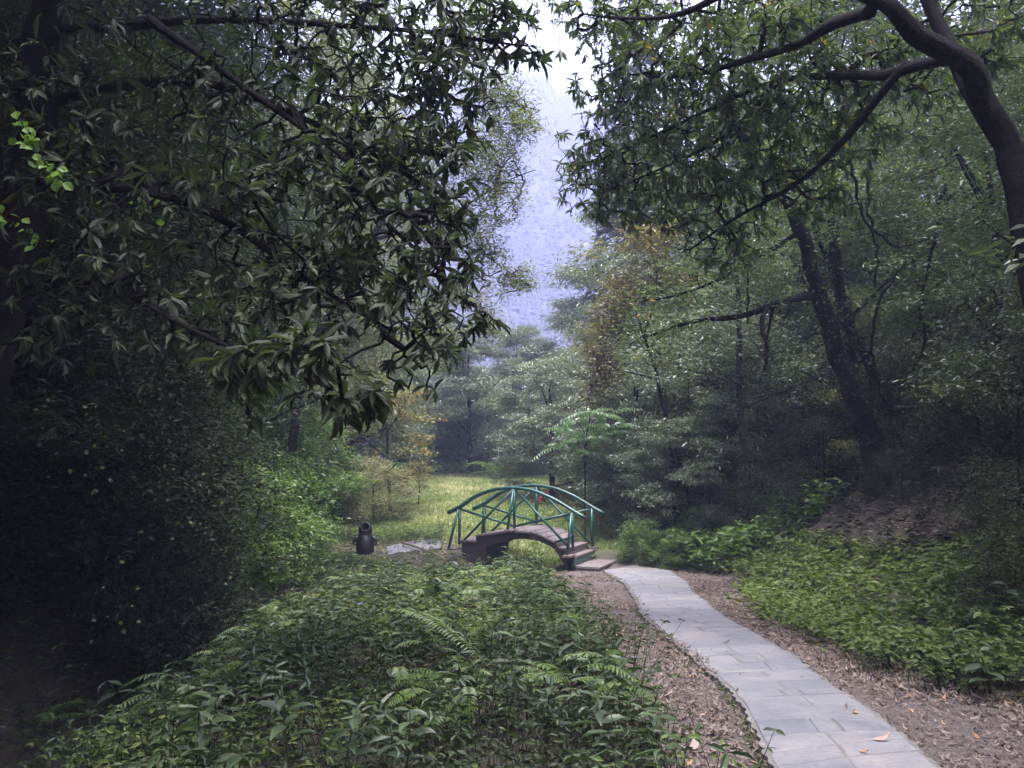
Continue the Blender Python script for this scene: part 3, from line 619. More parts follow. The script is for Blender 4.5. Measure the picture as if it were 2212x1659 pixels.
# the leaves that show largest, each a part of its own
rng = np.random.default_rng(22); d = np.linalg.norm(tips - CAM, axis=1); vis = (tips[:, 1] > 2.5)
px = 512 + F * tips[:, 0] / tips[:, 1]; vis &= (px > 60) & (px < 560) & (tips[:, 2] < CAM[2] + .5 * tips[:, 1])
order = np.argsort(d + (~vis) * 100)[:30]
extra = P3([(500, 30, 6.5), (540, 62, 6.6), (525, 18, 6.6), (468, 322, 5.3), (448, 350, 5.1), (448, 240, 5.5)]); extra_d = unit(np.array([[1, -.1, -.1], [1, 0, .1], [1, -.2, .2], [1, -.2, 0], [.8, -.3, -.5], [.9, -.2, -.1]]))
T_ = np.vstack([tips[order], extra]); D_ = np.vstack([dirs[order], extra_d]); g = Geo()
g.add(LEAFO[0] * np.array([1, .26, 1]), LEAFO[1], LEAFO[2], .45); lm = []
for q in range(3):
    g2 = Geo(); V = LEAFO[0] * np.array([1, .25 + .03 * q, .7 + .5 * q]); g2.add(V, LEAFO[1], LEAFO[2], .25 + .3 * q); o = g2.build('leaf', M['rhodo'], None, org=(0, 0, 0)); lm.append(o.data); COL.objects.unlink(o); bpy.data.objects.remove(o)
org = Vector(rh['org'])
for t, dr in zip(T_, D_):
    dr = Vector(dr); s1 = dr.orthogonal().normalized(); s2 = dr.cross(s1)
    for k in range(8):
        an = k * 2.399 + rng.uniform(0, .4); inc = rng.uniform(.6, 1.3)
        D = ((s1 * math.cos(an) + s2 * math.sin(an)) * math.sin(inc) + dr * math.cos(inc)); D.z -= .45 * rng.uniform(.3, 1.3); D.normalize()
        N = (dr * .7 + Vector((0, 0, .8))); Sd = D.cross(N).normalized(); N = Sd.cross(D); L = rng.uniform(.11, .17)
        o = bpy.data.objects.new('leaf', lm[rng.integers(3)]); COL.objects.link(o); o.parent = rh
        mtx = Matrix((D * L, Sd * L, N * L)).transposed().to_4x4(); mtx.translation = Vector(t) - org; o.matrix_local = mtx
# ---- big oak, foreground right
ob = np.array([5.6, 6.2, float(ground_h(5.6, 6.2)) - .2])
def B22(l): return P3([(a * .46293, b * .46293, y) for a, b, y in l])
lim = [(np.vstack([ob, B22([(2290, 900, 6.9), (2250, 650, 7.0), (2205, 420, 7.0), (2190, 290, 7.0), (2150, 180, 7.0), (2085, 95, 6.9), (1980, 60, 6.8), (1880, 25, 6.7), (1800, -60, 6.5), (1700, -160, 6.2)])]), .19, .05),
       (B22([(2200, 340, 7.0), (2130, 290, 7.2), (2090, 200, 7.4), (2060, 110, 7.5), (2010, 10, 7.6), (1960, -120, 7.6)]), .10, .05),
       (B22([(2085, 120, 6.9), (1990, 118, 7.4), (1920, 150, 7.9), (1865, 182, 8.4), (1800, 150, 8.9), (1720, 150, 9.4), (1620, 200, 9.9), (1500, 255, 10.3), (1400, 290, 10.6), (1320, 330, 10.8)]), .062, .012),
       (B22([(1960, 135, 7.6), (1880, 230, 8.0), (1815, 300, 8.4), (1795, 350, 8.8), (1745, 400, 9.2), (1650, 430, 9.8), (1570, 470, 10.3), (1490, 540, 10.8)]), .045, .012),
       (B22([(1880, 25, 6.7), (1800, 60, 7.4), (1700, 100, 8.2), (1560, 150, 9.2), (1430, 170, 10), (1330, 160, 10.4)]), .06, .012),
       (B22([(1800, -60, 6.5), (1650, -40, 7.4), (1500, 20, 8.6), (1380, 60, 9.6), (1260, 30, 10.2)]), .06, .012),
       (B22([(1700, 150, 9.5), (1600, 270, 10.2), (1480, 340, 10.8), (1360, 400, 11.2), (1290, 420, 11.2)]), .035, .010),
       (B22([(1700, -160, 6.2), (1500, -500, 4.5), (1300, -1200, 2.6)]), .12, .05),
       (B22([(2230, 560, 7.0), (2300, 300, 6.6), (2400, -100, 6.2), (2300, -700, 5.0)]), .12, .06)]
def b22(px, py, Y, r, n): return pb(px * .46293, py * .46293, Y, r, n)
DM = 1.6
bl = [b22(1270, 40, 10.3, (.75, .7, .4), 40), b22(1400, 60, 10.3, (.9, 1, .7), 90), b22(1330, 190, 10.7, (.75, .8, .5), 60), b22(1300, 330, 11.1, (.7, .8, .5), 70), b22(1320, 410, 11.2, (.8, .8, .45), 80), b22(1430, 160, 10.3, (.9, 1, .7), 90),
      b22(1440, 300, 10.8, (.9, 1, .7), 110), b22(1450, 430, 11, (.9, 1, .55), 90), b22(1560, 60, 9.3, (.9, 1, .7), 110), b22(1570, 220, 10, (1, 1, .8), 130), b22(1560, 380, 10.6, (.9, 1, .7), 100), b22(1700, 60, 8.6, (.9, 1, .7), 110),
      b22(1700, 220, 9.6, (.9, 1, .7), 110), b22(1680, 360, 10, (.8, .9, .6), 80), b22(1820, 240, 9.2, (.8, .9, .6), 70), b22(1950, 200, 8.8, (.8, .9, .6), 60), b22(2060, 60, 8.6, (.7, .8, .6), 50), b22(1880, 60, 8.4, (.7, .7, .5), 50), b22(2150, 90, 8.4, (.5, .6, .5), 30),
      b22(1580, 520, 10.8, (.7, .8, .4), 40), b22(1800, 400, 9.4, (.6, .7, .5), 35), b22(1225, 15, 10.3, .3, 10),
      (np.array([3.6, 8.5, 8.3]), (3.6, 3.6, 1.2), 260), (np.array([0.6, 3.6, 5.9]), (3.4, 3.4, .9), 330), (np.array([3.0, 0.0, 6.2]), (3.4, 3.4, 1.0), 150), (np.array([5.5, 3.0, 5.6]), (2.2, 3.5, 1.5), 120)]  # overhead boughs out of view, added to keep light off the foreground
ok, tips, dirs, ch = make_tree('oak_tree', 'big dark oak at the right edge whose crooked limbs arch across the upper right', 'tree', ob, lim, bl,
    dict(kind='whorl', mat='oak', n=10, L=(.08, .16), wr=.27, droop=.55, tm=LEAF6), 31, 'bark', rtip=.0045, ex=.46, wob=.15)
DM = 1.0
# ---- leaning trunks on the right-hand slope
def gz_(x, y): return float(ground_h(x, y))
def foot(px, py, Y): p = at(px * .46293, py * .46293, Y); return p
lean_leaf = dict(kind='clump', mat='oak', n=16, r=.35, flat=.5, L=(.09, .14), wr=.34)
def lean_tree(label, pts, r0, r1, side, blobs, seed, leaf=lean_leaf, bark='bark', gap=.3):
    P = B22(pts); b = P[0].copy(); b[2] = gz_(b[0], b[1]) - .15
    if P[0][2] - b[2] > .2: P = np.vstack([b, P])
    limbs = [(P, r0, r1)] + [(B22(s), a, c) for s, a, c in side]
    R_ = make_tree('leaning_tree', label, 'tree', tuple(P[0]), limbs, [b22(*q) for q in blobs], leaf, seed, bark, 'leaning trees on the right-hand slope', rtip=.004, wob=.3)
    if r0 > .1:
        rg = np.random.default_rng(seed); Q = resample(P, .1); m = int(len(Q) * .6); i = rg.integers(0, m, 900); g = Geo(); D = rdir(rg, 900, -.9, .2); add_leaves(g, Q[i] + unit(D * [1, 1, .1]) * (r0 * rg.uniform(.75, 1.25, (900, 1))), D, rup(rg, 900, .8), rg.uniform(.05, .09, 900), .05, rg.random(900)); g.build('ivy', M['bank'], R_[0], False, 'stuff')
    return R_
lean_tree('thick leaning tree trunk rising from the litter bank on the right', [(1895, 1000, 16.5), (1855, 880, 16.3), (1805, 770, 16), (1772, 650, 15.8), (1740, 520, 15.5), (1700, 420, 15), (1640, 330, 14.5), (1560, 240, 14)], .25, .05,
    [([(1772, 640, 15.8), (1700, 632, 15.4), (1665, 662, 15.2), (1625, 690, 15), (1580, 696, 14.8), (1530, 672, 14.6), (1470, 690, 14.5), (1390, 730, 14.4)], .085, .02),
     ([(1670, 660, 15.2), (1655, 700, 15), (1665, 740, 15), (1650, 770, 15)], .04, .012), ([(1730, 500, 15.5), (1640, 560, 15), (1560, 600, 14.6), (1480, 640, 14.3), (1380, 650, 14)], .05, .012)],
    [(1400, 720, 14.4, .9, 40), (1480, 640, 14.5, .9, 50), (1560, 500, 14.5, 1.2, 70), (1650, 350, 14.5, 1.3, 80), (1750, 450, 15.5, 1.2, 60), (1640, 620, 15, .6, 16), (1560, 560, 14.6, .8, 30)], 41)
lean_tree('slimmer tree trunk standing close behind the thick leaning one', [(1880, 960, 17.4), (1850, 850, 17.2), (1822, 700, 17), (1805, 560, 16.8), (1790, 440, 16.6), (1800, 330, 16.5), (1780, 200, 16.3)], .17, .05,
    [([(1822, 700, 17), (1880, 640, 16.8), (1960, 560, 16.6), (2040, 500, 16.5)], .05, .015)],
    [(1830, 380, 16.6, 1.4, 80), (1950, 500, 16.6, 1.2, 60), (1780, 200, 16.5, 1.5, 90), (2050, 420, 16.6, 1.2, 60), (1880, 640, 16.8, .7, 20)], 42)
lean_tree('bow-shaped trunk curving up to the left from the far litter bank', [(1995, 935, 18), (1950, 905, 17.8), (1905, 860, 17.6), (1870, 790, 17.5), (1835, 700, 17.4), (1815, 610, 17.2), (1760, 500, 17)], .14, .04,
    [([(1870, 790, 17.5), (1930, 800, 17.2), (1980, 740, 17), (2000, 640, 16.8), (2030, 560, 16.5)], .04, .012)],
    [(2000, 620, 16.8, 1.1, 50), (1900, 700, 17, .9, 36), (1760, 500, 17, 1.1, 50)], 43)
lean_tree('slender pale-barked trunk among the glossy trees right of the bridge', [(1608, 960, 20), (1606, 900, 20), (1600, 830, 20), (1590, 740, 20), (1600, 640, 20), (1580, 520, 20)], .11, .04,
    [([(1600, 830, 20), (1520, 800, 19.8), (1430, 790, 19.6)], .04, .012), ([(1604, 880, 20), (1700, 840, 19.8), (1760, 820, 19.6)], .035, .012)],
    [(1600, 560, 20, 1.6, 70), (1470, 780, 19.8, 1.1, 40), (1600, 720, 20, 1.2, 50), (1720, 800, 19.8, 1.0, 36)], 44, dict(kind='clump', mat='laurel', n=22, r=.35, flat=.4, L=(.09, .14), wr=.34), 'bark2')
lean_tree('thin straight sapling in front of the shaded understory', [(1495, 1082, 23.5), (1493, 1020, 23.5), (1488, 950, 23.4), (1486, 880, 23.4), (1488, 820, 23.4)], .028, .012, [],
    [(1480, 860, 23.4, .8, 30), (1440, 920, 23.4, .6, 20), (1530, 900, 23.4, .7, 20)], 45, dict(kind='clump', mat='laurel_warm', n=24, r=.3, flat=.35, L=(.08, .13), wr=.36), 'bark')
for i, (p, r_, lb) in enumerate([([(1822, 150, 12), (1830, 300, 12.2), (1850, 430, 12.4), (1900, 540, 12.6), (1890, 620, 12.8)], .018, 'bare vine hanging under the oak limb'), ([(1660, 660, 14.8), (1640, 710, 14.6), (1668, 760, 14.5), (1650, 800, 14.6)], .03, 'short hooked bare branch hanging from the crooked limb'),
    ([(2040, 400, 13), (2020, 520, 13.2), (1990, 640, 13.6), (2000, 760, 14), (1950, 830, 14.6)], .022, 'long bare vine curving down beside the bow-shaped trunk'), ([(1700, 140, 13), (1640, 290, 13), (1600, 400, 13.4), (1640, 520, 13.8)], .018, 'thin bare vine among the oak leaves'),
    ([(1880, 330, 13), (1870, 470, 13.2), (1930, 540, 13.4), (2040, 500, 13.6)], .02, 'looping bare vine high on the right'), ([(1560, 420, 14), (1590, 520, 14.2), (1620, 600, 14.6), (1615, 700, 15)], .016, 'thin bare vine left of the leaning trunk'),
    ([(1960, 560, 13.8), (1900, 640, 14), (1880, 760, 14.6), (1900, 850, 15.4)], .02, 'bare vine crossing in front of the slimmer trunk')]):
    P = resample(B22(p), .12); P[1:-1] += np.random.default_rng(i).normal(0, .018, (len(P) - 2, 3)); o = thing('bare_vine', lb, 'vine', tuple(P[0]), 'bare vines hanging on the right'); g = Geo(); g.tube(P, np.linspace(r_ * 1.7, r_ * .8, len(P)), 6); g.build('stem', M['bark'], o, True)
    g = Geo(); rg = np.random.default_rng(80 + i)
    for q in range(9):
        j = rg.integers(1, len(P) - 1); d = rg.normal(0, .35, 3); g.tube(P[j] + np.array([[0, 0, 0], d * .5 + [0, 0, .08], d]), [r_ * .35, r_ * .25, r_ * .12], 4, False)
    g.build('twigs', M['bark'], o, True, 'stuff')
# ---- generic crowned trees (prototypes, then copies)
def proto(name, label, H, CR, seed, leafkw, bark, nb=14, tips_n=260, lowest=.25, r0=.16, group=None, loc=(0, 0, 0), flatb=.55):
    rng = np.random.default_rng(seed); loc = np.asarray(loc, float)
    tr = [(0, 0, -.3)]; x = y = 0
    for k in range(1, 6): x += rng.normal(0, .06 * H / 5); y += rng.normal(0, .06 * H / 5); tr.append((x, y, H * .82 * k / 5))
    tr = np.array(tr) + loc; limbs = [(tr, r0, r0 * .3)]; blobs = []
    for k in range(nb):
        f = lowest + (1 - lowest) * (k + .5) / nb; a = k * 2.4 + rng.uniform(-.4, .4); R = CR * math.sqrt(max(.08, 1 - (2 * (f - .48)) ** 2 * .85)) * rng.uniform(.55, .95)
        c = loc + np.array([math.cos(a) * R, math.sin(a) * R, H * f]); br_ = CR * rng.uniform(.34, .5); blobs.append((c, (br_, br_, br_ * flatb), int(tips_n / nb)))
        s = tr[0] + np.array([np.interp(H * f * .7, tr[:, 2] - loc[2], tr[:, i] - loc[i]) for i in range(3)]) * 1.0 + np.array([0, 0, .3]) if False else np.array([np.interp(loc[2] + H * f * .68, tr[:, 2], tr[:, i]) for i in range(3)])
        if k % 2 == 0: limbs.append((np.array([s, s * .55 + c * .45 + [0, 0, .12 * H * rng.uniform(-.3, .6)], c]), r0 * .38, r0 * .08))
    root, *_ = make_tree(name, label, 'tree', tuple(loc), limbs, blobs, leafkw, seed, bark, group, rtip=.006, ktw=3)
    return root
def no_ground(f):
    global ground_h
    s = ground_h; 
    def z(x, y): return np.zeros_like(np.asarray(x, float)) - 50
    ground_h = z; r = f(); ground_h = s; return r
GL = dict(kind='clump', mat='laurel', n=105, r=.46, flat=.30, L=(.13, .21), wr=.30, zd=(-.7, .0))
GW = dict(kind='clump', mat='laurel_warm', n=75, r=.50, flat=.35, L=(.10, .16), wr=.38)
GD = dict(kind='clump', mat='forest', n=60, r=.5, flat=.4, L=(.10, .17), wr=.38)
protos = {
 'a': no_ground(lambda: proto('evergreen_tree', 'x', 8.0, 2.8, 51, GL, 'bark', 16, 330, .22)),
 'b': no_ground(lambda: proto('evergreen_tree', 'x', 7.0, 3.1, 52, GL, 'bark', 14, 320, .15)),
 'c': no_ground(lambda: proto('evergreen_tree', 'x', 10.0, 2.6, 53, GL, 'bark', 16, 330, .35)),
 'w': no_ground(lambda: proto('yellowing_tree', 'x', 8.0, 2.7, 54, GW, 'bark', 16, 330, .12)),
 'd': no_ground(lambda: proto('forest_tree', 'x', 9.0, 3.2, 55, GD, 'bark', 18, 380, .10)),
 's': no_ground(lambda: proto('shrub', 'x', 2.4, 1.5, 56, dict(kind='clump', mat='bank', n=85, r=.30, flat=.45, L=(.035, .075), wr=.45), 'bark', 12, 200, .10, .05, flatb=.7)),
 'g': no_ground(lambda: proto('bush', 'x', 2.6, 1.5, 57, dict(kind='clump', mat='bush', n=44, r=.28, flat=.55, L=(.075, .13), wr=.46), 'bark', 14, 240, .06, .05, flatb=.8)),
 'o': no_ground(lambda: proto('autumn_tree', 'x', 5.0, 1.6, 58, [dict(kind='clump', mat='orange_leaf', n=26, r=.30, flat=.35, L=(.08, .13), wr=.42, frac=.28), dict(kind='clump', mat='laurel_warm', n=34, r=.34, flat=.35, L=(.08, .13), wr=.42)], 'bark', 10, 130, .3, .08)),
}
def place(kind, px, Y, label, sc=1.0, rz=0.0, group=None, py=None, dz=-.1, nm=None, cat=None, mats=None):
    x = at(px, 448, Y)[0]; z = gz_(x, Y) + dz
    o = copy_thing(protos[kind], (x, Y, z), rz, sc, label, group, mats)
    if nm: o.name = nm
    if cat: o['category'] = cat
    return o
G1 = 'evergreen trees closing the far side of the meadow'
# centre background (px in the 1024 wide picture, metres away)
bgl = [('b', 553, 33, .80, .3, 'dark-trunked evergreen standing just behind the bridge railing'),
 ('a', 470, 44, 1.0, 1.2, 'broad evergreen with dark bare boughs above the meadow, left of the tree behind the bridge'),
 ('c', 520, 54, .92, 2.2, 'grey-green evergreen behind the meadow below the mountain gap'),
 ('a', 585, 52, 1.32, 4.0, 'tallest flat-topped evergreen against the haze right of the gap'),
 ('b', 425, 49, .85, 5.1, 'low shadowed evergreen at the back left corner of the meadow'),
 ('b', 610, 40, .95, 2.8, 'evergreen with silvery leaves behind the pinnate-leaved tree'),
 ('c', 560, 66, .95, 0.9, 'faint evergreen far behind the centre of the clearing'),
 ('a', 500, 60, .85, 3.3, 'faint rounded evergreen far behind, left of the centre'),
 ('b', 395, 60, 1.1, 4.4, 'evergreen deep behind the left edge of the meadow'),
 ('b', 515, 43, .62, 1.9, 'short evergreen with leaves down to the grass at the meadow end'),
 ('b', 388, 50, .75, 4.9, 'low evergreen at the far left corner of the meadow'), ('b', 428, 47, .62, 2.3, 'low evergreen skirt left of the dark boughs'), ('b', 488, 50, .8, 3.9, 'broad low evergreen behind the cycad-like plant'), ('b', 535, 47, .66, 0.7, 'low evergreen behind the dark trunk by the bridge'), ('b', 580, 45, .7, 5.5, 'low evergreen behind the pinnate-leaved tree'), ('a', 545, 62, 1.0, 2.5, 'far rounded evergreen directly under the haze gap'),
 ('b', 458, 51, .62, 1.3, 'low evergreen closing the back of the meadow'),
 ('b', 460, 47, .60, 0.2, 'low evergreen skirt under the dark boughs at the meadow end')]
for k, px_, Y, s, rz, lb in bgl: place(k, px_, Y, lb, s, rz, G1)
G2 = 'glossy trees right of the clearing'
for k, px_, Y, s, rz, lb in [('b', 640, 27, .85, 1.0, 'glossy tree with pale shining leaves right behind the bridge end'),
 ('a', 690, 29, 1.0, 2.0, 'tall glossy tree in the middle of the right-hand thicket'), ('b', 730, 24, .85, 3.0, 'low spreading glossy tree at the foot of the right slope'),
 ('c', 655, 34, 1.0, 4.2, 'tall glossy tree behind the thicket, next to the cedar'), ('w', 700, 36, 1.15, .5, 'yellowing tree high behind the right-hand thicket'),
 ('w', 770, 30, 1.05, 2.6, 'yellowing tree behind the leaning trunks'), ('a', 760, 40, 1.3, 5.0, 'tall evergreen on the skyline right of the cedar'),
 ('b', 620, 31, .62, 3.7, 'small glossy tree low beside the far end of the railing'), ('b', 675, 22.5, .50, .6, 'small glossy tree at the edge of the green mound'),
 ('a', 650, 30, .80, 5.6, 'mid-sized glossy tree under the browning branches'), ('a', 715, 25.5, .72, 4.6, 'mid-sized glossy tree left of the pale-barked trunk'), ('w', 605, 36, .95, 1.5, 'slightly yellow tree behind the pinnate-leaved tree')]:
    place(k, px_, Y, lb, s, rz, G2)
G3 = 'dark forest trees on the right-hand slope'
k_ = 0
for px_, Y, s, rz, kd, lb in [(830, 22, .95, .4, 'd', 'dark forest tree directly behind the leaning trunks'), (900, 24, 1.0, 1.4, 'd', 'dark forest tree behind the bow-shaped trunk'), (960, 20, .9, 2.4, 'd', 'dark forest tree on the upper right slope'),
 (1010, 25, 1.1, 3.4, 'd', 'dark forest tree high behind the oak trunk'), (860, 31, 1.2, 4.4, 'd', 'tall dark forest tree behind the others on the slope'), (940, 33, 1.2, 5.4, 'd', 'far dark forest tree near the top of the slope'),
 (800, 36, 1.25, .9, 'w', 'yellow-green forest tree high above the leaning trunks'), (1000, 15, .75, 1.9, 'd', 'dark forest tree beside the oak on the slope'), (1090, 18, .95, 2.9, 'd', 'dark forest tree beyond the right edge of the oak'),
 (875, 19.5, .55, 3.9, 'w', 'small yellow-green tree among the bow-shaped branches'), (1080, 11, .6, 4.9, 'd', 'small dark tree near the oak base'), (780, 27, .8, 5.9, 'd', 'shadowed tree between the thicket and the leaning trunks'), (700, 40, 2.1, .2, 'w', 'very tall tree behind the oak leaves, nearest the cedar'), (770, 36, 2.0, 1.2, 'd', 'very tall tree behind the oak leaves'), (850, 32, 1.9, 2.2, 'd', 'very tall tree behind the bent oak limb'), (930, 28, 1.8, 3.2, 'd', 'very tall tree behind the forked oak trunk'), (1010, 24, 1.7, 4.2, 'd', 'very tall tree at the top right corner'), (655, 50, 1.9, 5.2, 'c', 'tall evergreen just right of the cedar')]:
    place(kd, px_, Y, lb, s, rz, G3)
G4 = 'forest trees on the left-hand bank'
for px_, Y, s, rz, kd, lb in [(170, 18, .80, .4, 'w', 'yellow-green tree behind the rhododendron branches'), (80, 15.5, .75, 1.4, 'd', 'dark tree behind the rhododendron'), (262, 27, .85, 2.4, 'w', 'yellow-green tree above the bright bushes'),
 (60, 13, .80, 3.4, 'd', 'dark tree high on the left bank'), (20, 11.5, .75, 4.4, 'd', 'dark tree on the left bank beside the rhododendron trunk'), (40, 10, .75, 5.4, 'd', 'dark tree at the far left on the bank'),
 (150, 24, 1.15, .9, 'd', 'tall dark tree deep behind the left thicket'), (320, 38, 1.05, 1.9, 'w', 'yellow-green tree left of the meadow'), (220, 20, 1.1, 2.9, 'd', 'tall shadowed tree up the left slope'), (195, 32, 1.5, 3.9, 'd', 'tall dark tree behind the yellow-green ones on the left'),
 (-60, 8, .7, 4.9, 'd', 'dark tree beyond the left edge of the bank'), (30, 19, 1.5, .1, 'd', 'very tall dark tree behind the rhododendron crown'), (-20, 15, 1.45, 1.1, 'd', 'very tall dark tree up the left bank'), (105, 27, 1.75, 2.1, 'd', 'very tall shadowed tree near the left side of the gap'), (-100, 13, 1.4, 3.1, 'd', 'tall dark tree at the top left corner'), (200, 38, 2.1, 4.1, 'd', 'highest forest tree far up the left slope'), (372, 52, 1.7, 5.1, 'w', 'tall yellow-green tree behind the airy one'), (350, 36, (1.25, 1.25, 2.8), .6, 'w', 'very tall slim tree behind the rhododendron, left of the airy one'), (400, 60, (1.4, 1.4, 3.0), 1.2, 'a', 'far tall evergreen at the left side of the gap'), (285, 31, 1.6, .6, 'w', 'big yellow-green tree filling the space left of the airy one'), (235, 40, 1.9, 1.6, 'd', 'huge dark tree far behind the left thicket'), (375, 50, 1.1, 5.9, 'a', 'evergreen at the left margin of the meadow')]:
    place(kd, px_, Y, lb, s, rz, G4, mats={'crown': M['bank']} if (kd == 'd' and px_ < 220) else None)  # left crowns take the darker leaf, shade put into their colour
# forest behind and beside the viewer, mostly unseen, added to close off the light there
VT = [(-7.8, 8.5, 1.25, 'dark tree at the left edge, over the bank'), (-6.8, 3.5, 1.2, 'dark tree just left of the viewpoint'), (-9, 13, 1.3, 'dark tree higher on the left bank, over the shrubs'), (-6.0, 0.2, 1.2, 'dark tree beside the viewpoint on the bank'), (9.8, 9.5, 1.15, 'dark tree behind the oak at the right edge'), (7.0, 3.0, 1.1, 'dark tree right of the viewpoint')]
VT += [(-9.5, 6, 1.6, 'tall dark tree towering over the left bank'), (-8, 0.5, 1.5, 'tall dark tree left of the viewpoint on the bank'), (-11.5, 11, 1.7, 'tallest dark tree on the crest of the left bank')]  # taller ones added so that the left bank falls darker
VT += [(x, y, s, 'dark forest tree added unseen behind the viewpoint to block light') for x, y, s in [(-7, -3, 1.1), (-3.5, -7.5, 1.2), (1.5, -9, 1.3), (6, -6.5, 1.2), (9, -1.5, 1.1), (-9, 3, 1.0), (10, 4, 1.0), (-1, -13, 1.6), (5, -13, 1.6), (-8, -11, 1.5), (12, 9, 1.0)]]
for i, (x, y, s, lb) in enumerate(VT):
    copy_thing(protos['d'], (x, y, gz_(x, y) - .2), i * 1.3, s, lb, 'forest trees added around the viewpoint to block light', mats={'crown': M['bank']} if x < -3 else None)  # crowns on the left have shade painted in by the darker leaf
# ---- bushes
GB = 'leafy bushes along the left bank'
for px_, Y, s, rz, kd, lb in [(240, 21, 1.4, .3, 'g', 'bright green bush overhanging the gully behind the litter bin'), (268, 18, 1.0, 1.3, 'g', 'large green bush left of the litter bin'), (232, 15, .9, 2.3, 'g', 'green bush at the shaded turn of the gully'),
 (312, 27.5, .95, 3.3, 'g', 'sunlit bush at the left edge of the meadow'), (235, 23.5, 1.5, 4.3, 'g', 'tall green bush under the rhododendron leaves'), (190, 12.8, .75, 5.3, 's', 'dark shrub above the gully'), (150, 10.8, .8, .8, 's', 'dark shrub leaning over the undergrowth'),
 (140, 11.5, .9, 1.8, 's', 'dark shrub low on the left bank'), (90, 11.6, .95, 2.8, 's', 'dark shrub at the lower left of the bank'), (15, 9.6, .95, 3.8, 's', 'dark shrub nearest the lower left corner'), (205, 17, 1.0, 4.8, 's', 'dark shrub climbing the left bank'),
 (140, 13, 1.2, 5.8, 's', 'dark shrub in the middle of the left bank'), (100, 10.5, 1.3, .2, 's', 'dark shrub under the rhododendron trunk'), (40, 11, 1.3, 1.2, 's', 'dark shrub at the far left, under the vine'), (-50, 8.5, 1.2, 2.2, 's', 'dark shrub cut by the left edge'),
 (268, 17.0, .6, 3.0, 'g', 'small green bush where the bank meets the undergrowth'), (348, 20.9, .17, 2.0, 'g', 'tiny bush half covering the litter bin'), (372, 20.6, .14, 4.0, 'g', 'low sprig of green in front of the litter bin'), (300, 20, .5, 5.0, 'g', 'small green bush in front of the litter bin side of the bank')]:
    o = place(kd, px_, Y, lb, s, rz, GB, cat='bush')
GR = 'bushes on the right-hand slope'
for px_, Y, s, rz, kd, lb in [(640, 21.2, .42, .3, 'g', 'green bush touching the right end of the railing'), (672, 20.6, .38, 1.3, 'g', 'green bush behind the leaf litter by the path'), (705, 21.8, .48, 2.3, 'g', 'green bush in the middle of the mound'), (740, 21, .6, 3.3, 's', 'dark shrub at the end of the green mound'),
 (780, 19.5, .75, 4.3, 's', 'dark shrub left of the litter bank'), (820, 20, .9, 5.3, 's', 'dark shrub behind the leaning trunk foot'), (930, 17, .8, .8, 's', 'dark shrub above the litter bank'), (985, 14, .8, 1.8, 's', 'dark shrub on the slope below the oak'),
 (1020, 11, .8, 2.8, 's', 'dark shrub at the right edge above the ground cover'), (1040, 8.5, .6, 3.8, 's', 'dark shrub closest to the oak trunk'), (860, 20.5, 1.0, 4.8, 's', 'dark shrub between the leaning trunks'), (760, 23, 1.0, 5.8, 's', 'dark shrub under the glossy thicket'),
 (700, 24, .95, 1.1, 's', 'shaded shrub behind the green mound'), (655, 23.5, .8, 2.1, 's', 'shaded shrub behind the railing end'), (975, 18, 1.2, 3.1, 's', 'tall dark shrub high on the right slope'), (900, 15.0, .42, 3.5, 's', 'small dark shrub at the foot of the litter bank')]:
    o = place(kd, px_, Y, lb, s, rz, GR, cat='bush')
    o.name = 'shrub' if kd == 's' else 'bush'
# ---- single characters of the clearing
o = place('o', 392, 29, 'small tree with orange and yellow leaves at the left of the meadow', 1.0, .4)
o = place('o', 535, 56, 'small orange-leaved tree far behind the clearing', 1.75, 1.4)
o = place('o', 418, 31, 'low bush with a few orange leaves beside the meadow', .36, 2.2, nm='bush', cat='bush')
o = place('g', 375, 27, 'dry straw-coloured bush at the edge of the meadow', .78, 1.7, nm='dry_bush', cat='bush', mats={'crown': M['straw']})
# browning tree leaning in front of the glossy ones
lean_tree('leafy branch-laden tree with browning leaves right of the mountain gap', [(1490, 1050, 23), (1450, 950, 23), (1420, 820, 22.6), (1390, 720, 22.2), (1360, 640, 22)], .09, .03,
    [([(1420, 820, 22.6), (1340, 780, 22.3), (1290, 800, 22.2)], .03, .01), ([(1390, 720, 22.2), (1440, 600, 22), (1400, 520, 22)], .04, .012)],
    [(1360, 640, 22, (.8, .8, .8), 46), (1310, 760, 22.2, (.55, .6, .9), 46), (1400, 520, 22, (.9, .9, .9), 50), (1290, 840, 22.2, (.4, .4, .5), 20), (1440, 620, 22, .8, 40), (1330, 690, 22, .6, 30)], 46, dict(kind='clump', mat='brown_leaf', n=42, r=.28, flat=.7, L=(.08, .13), wr=.5), 'bark')
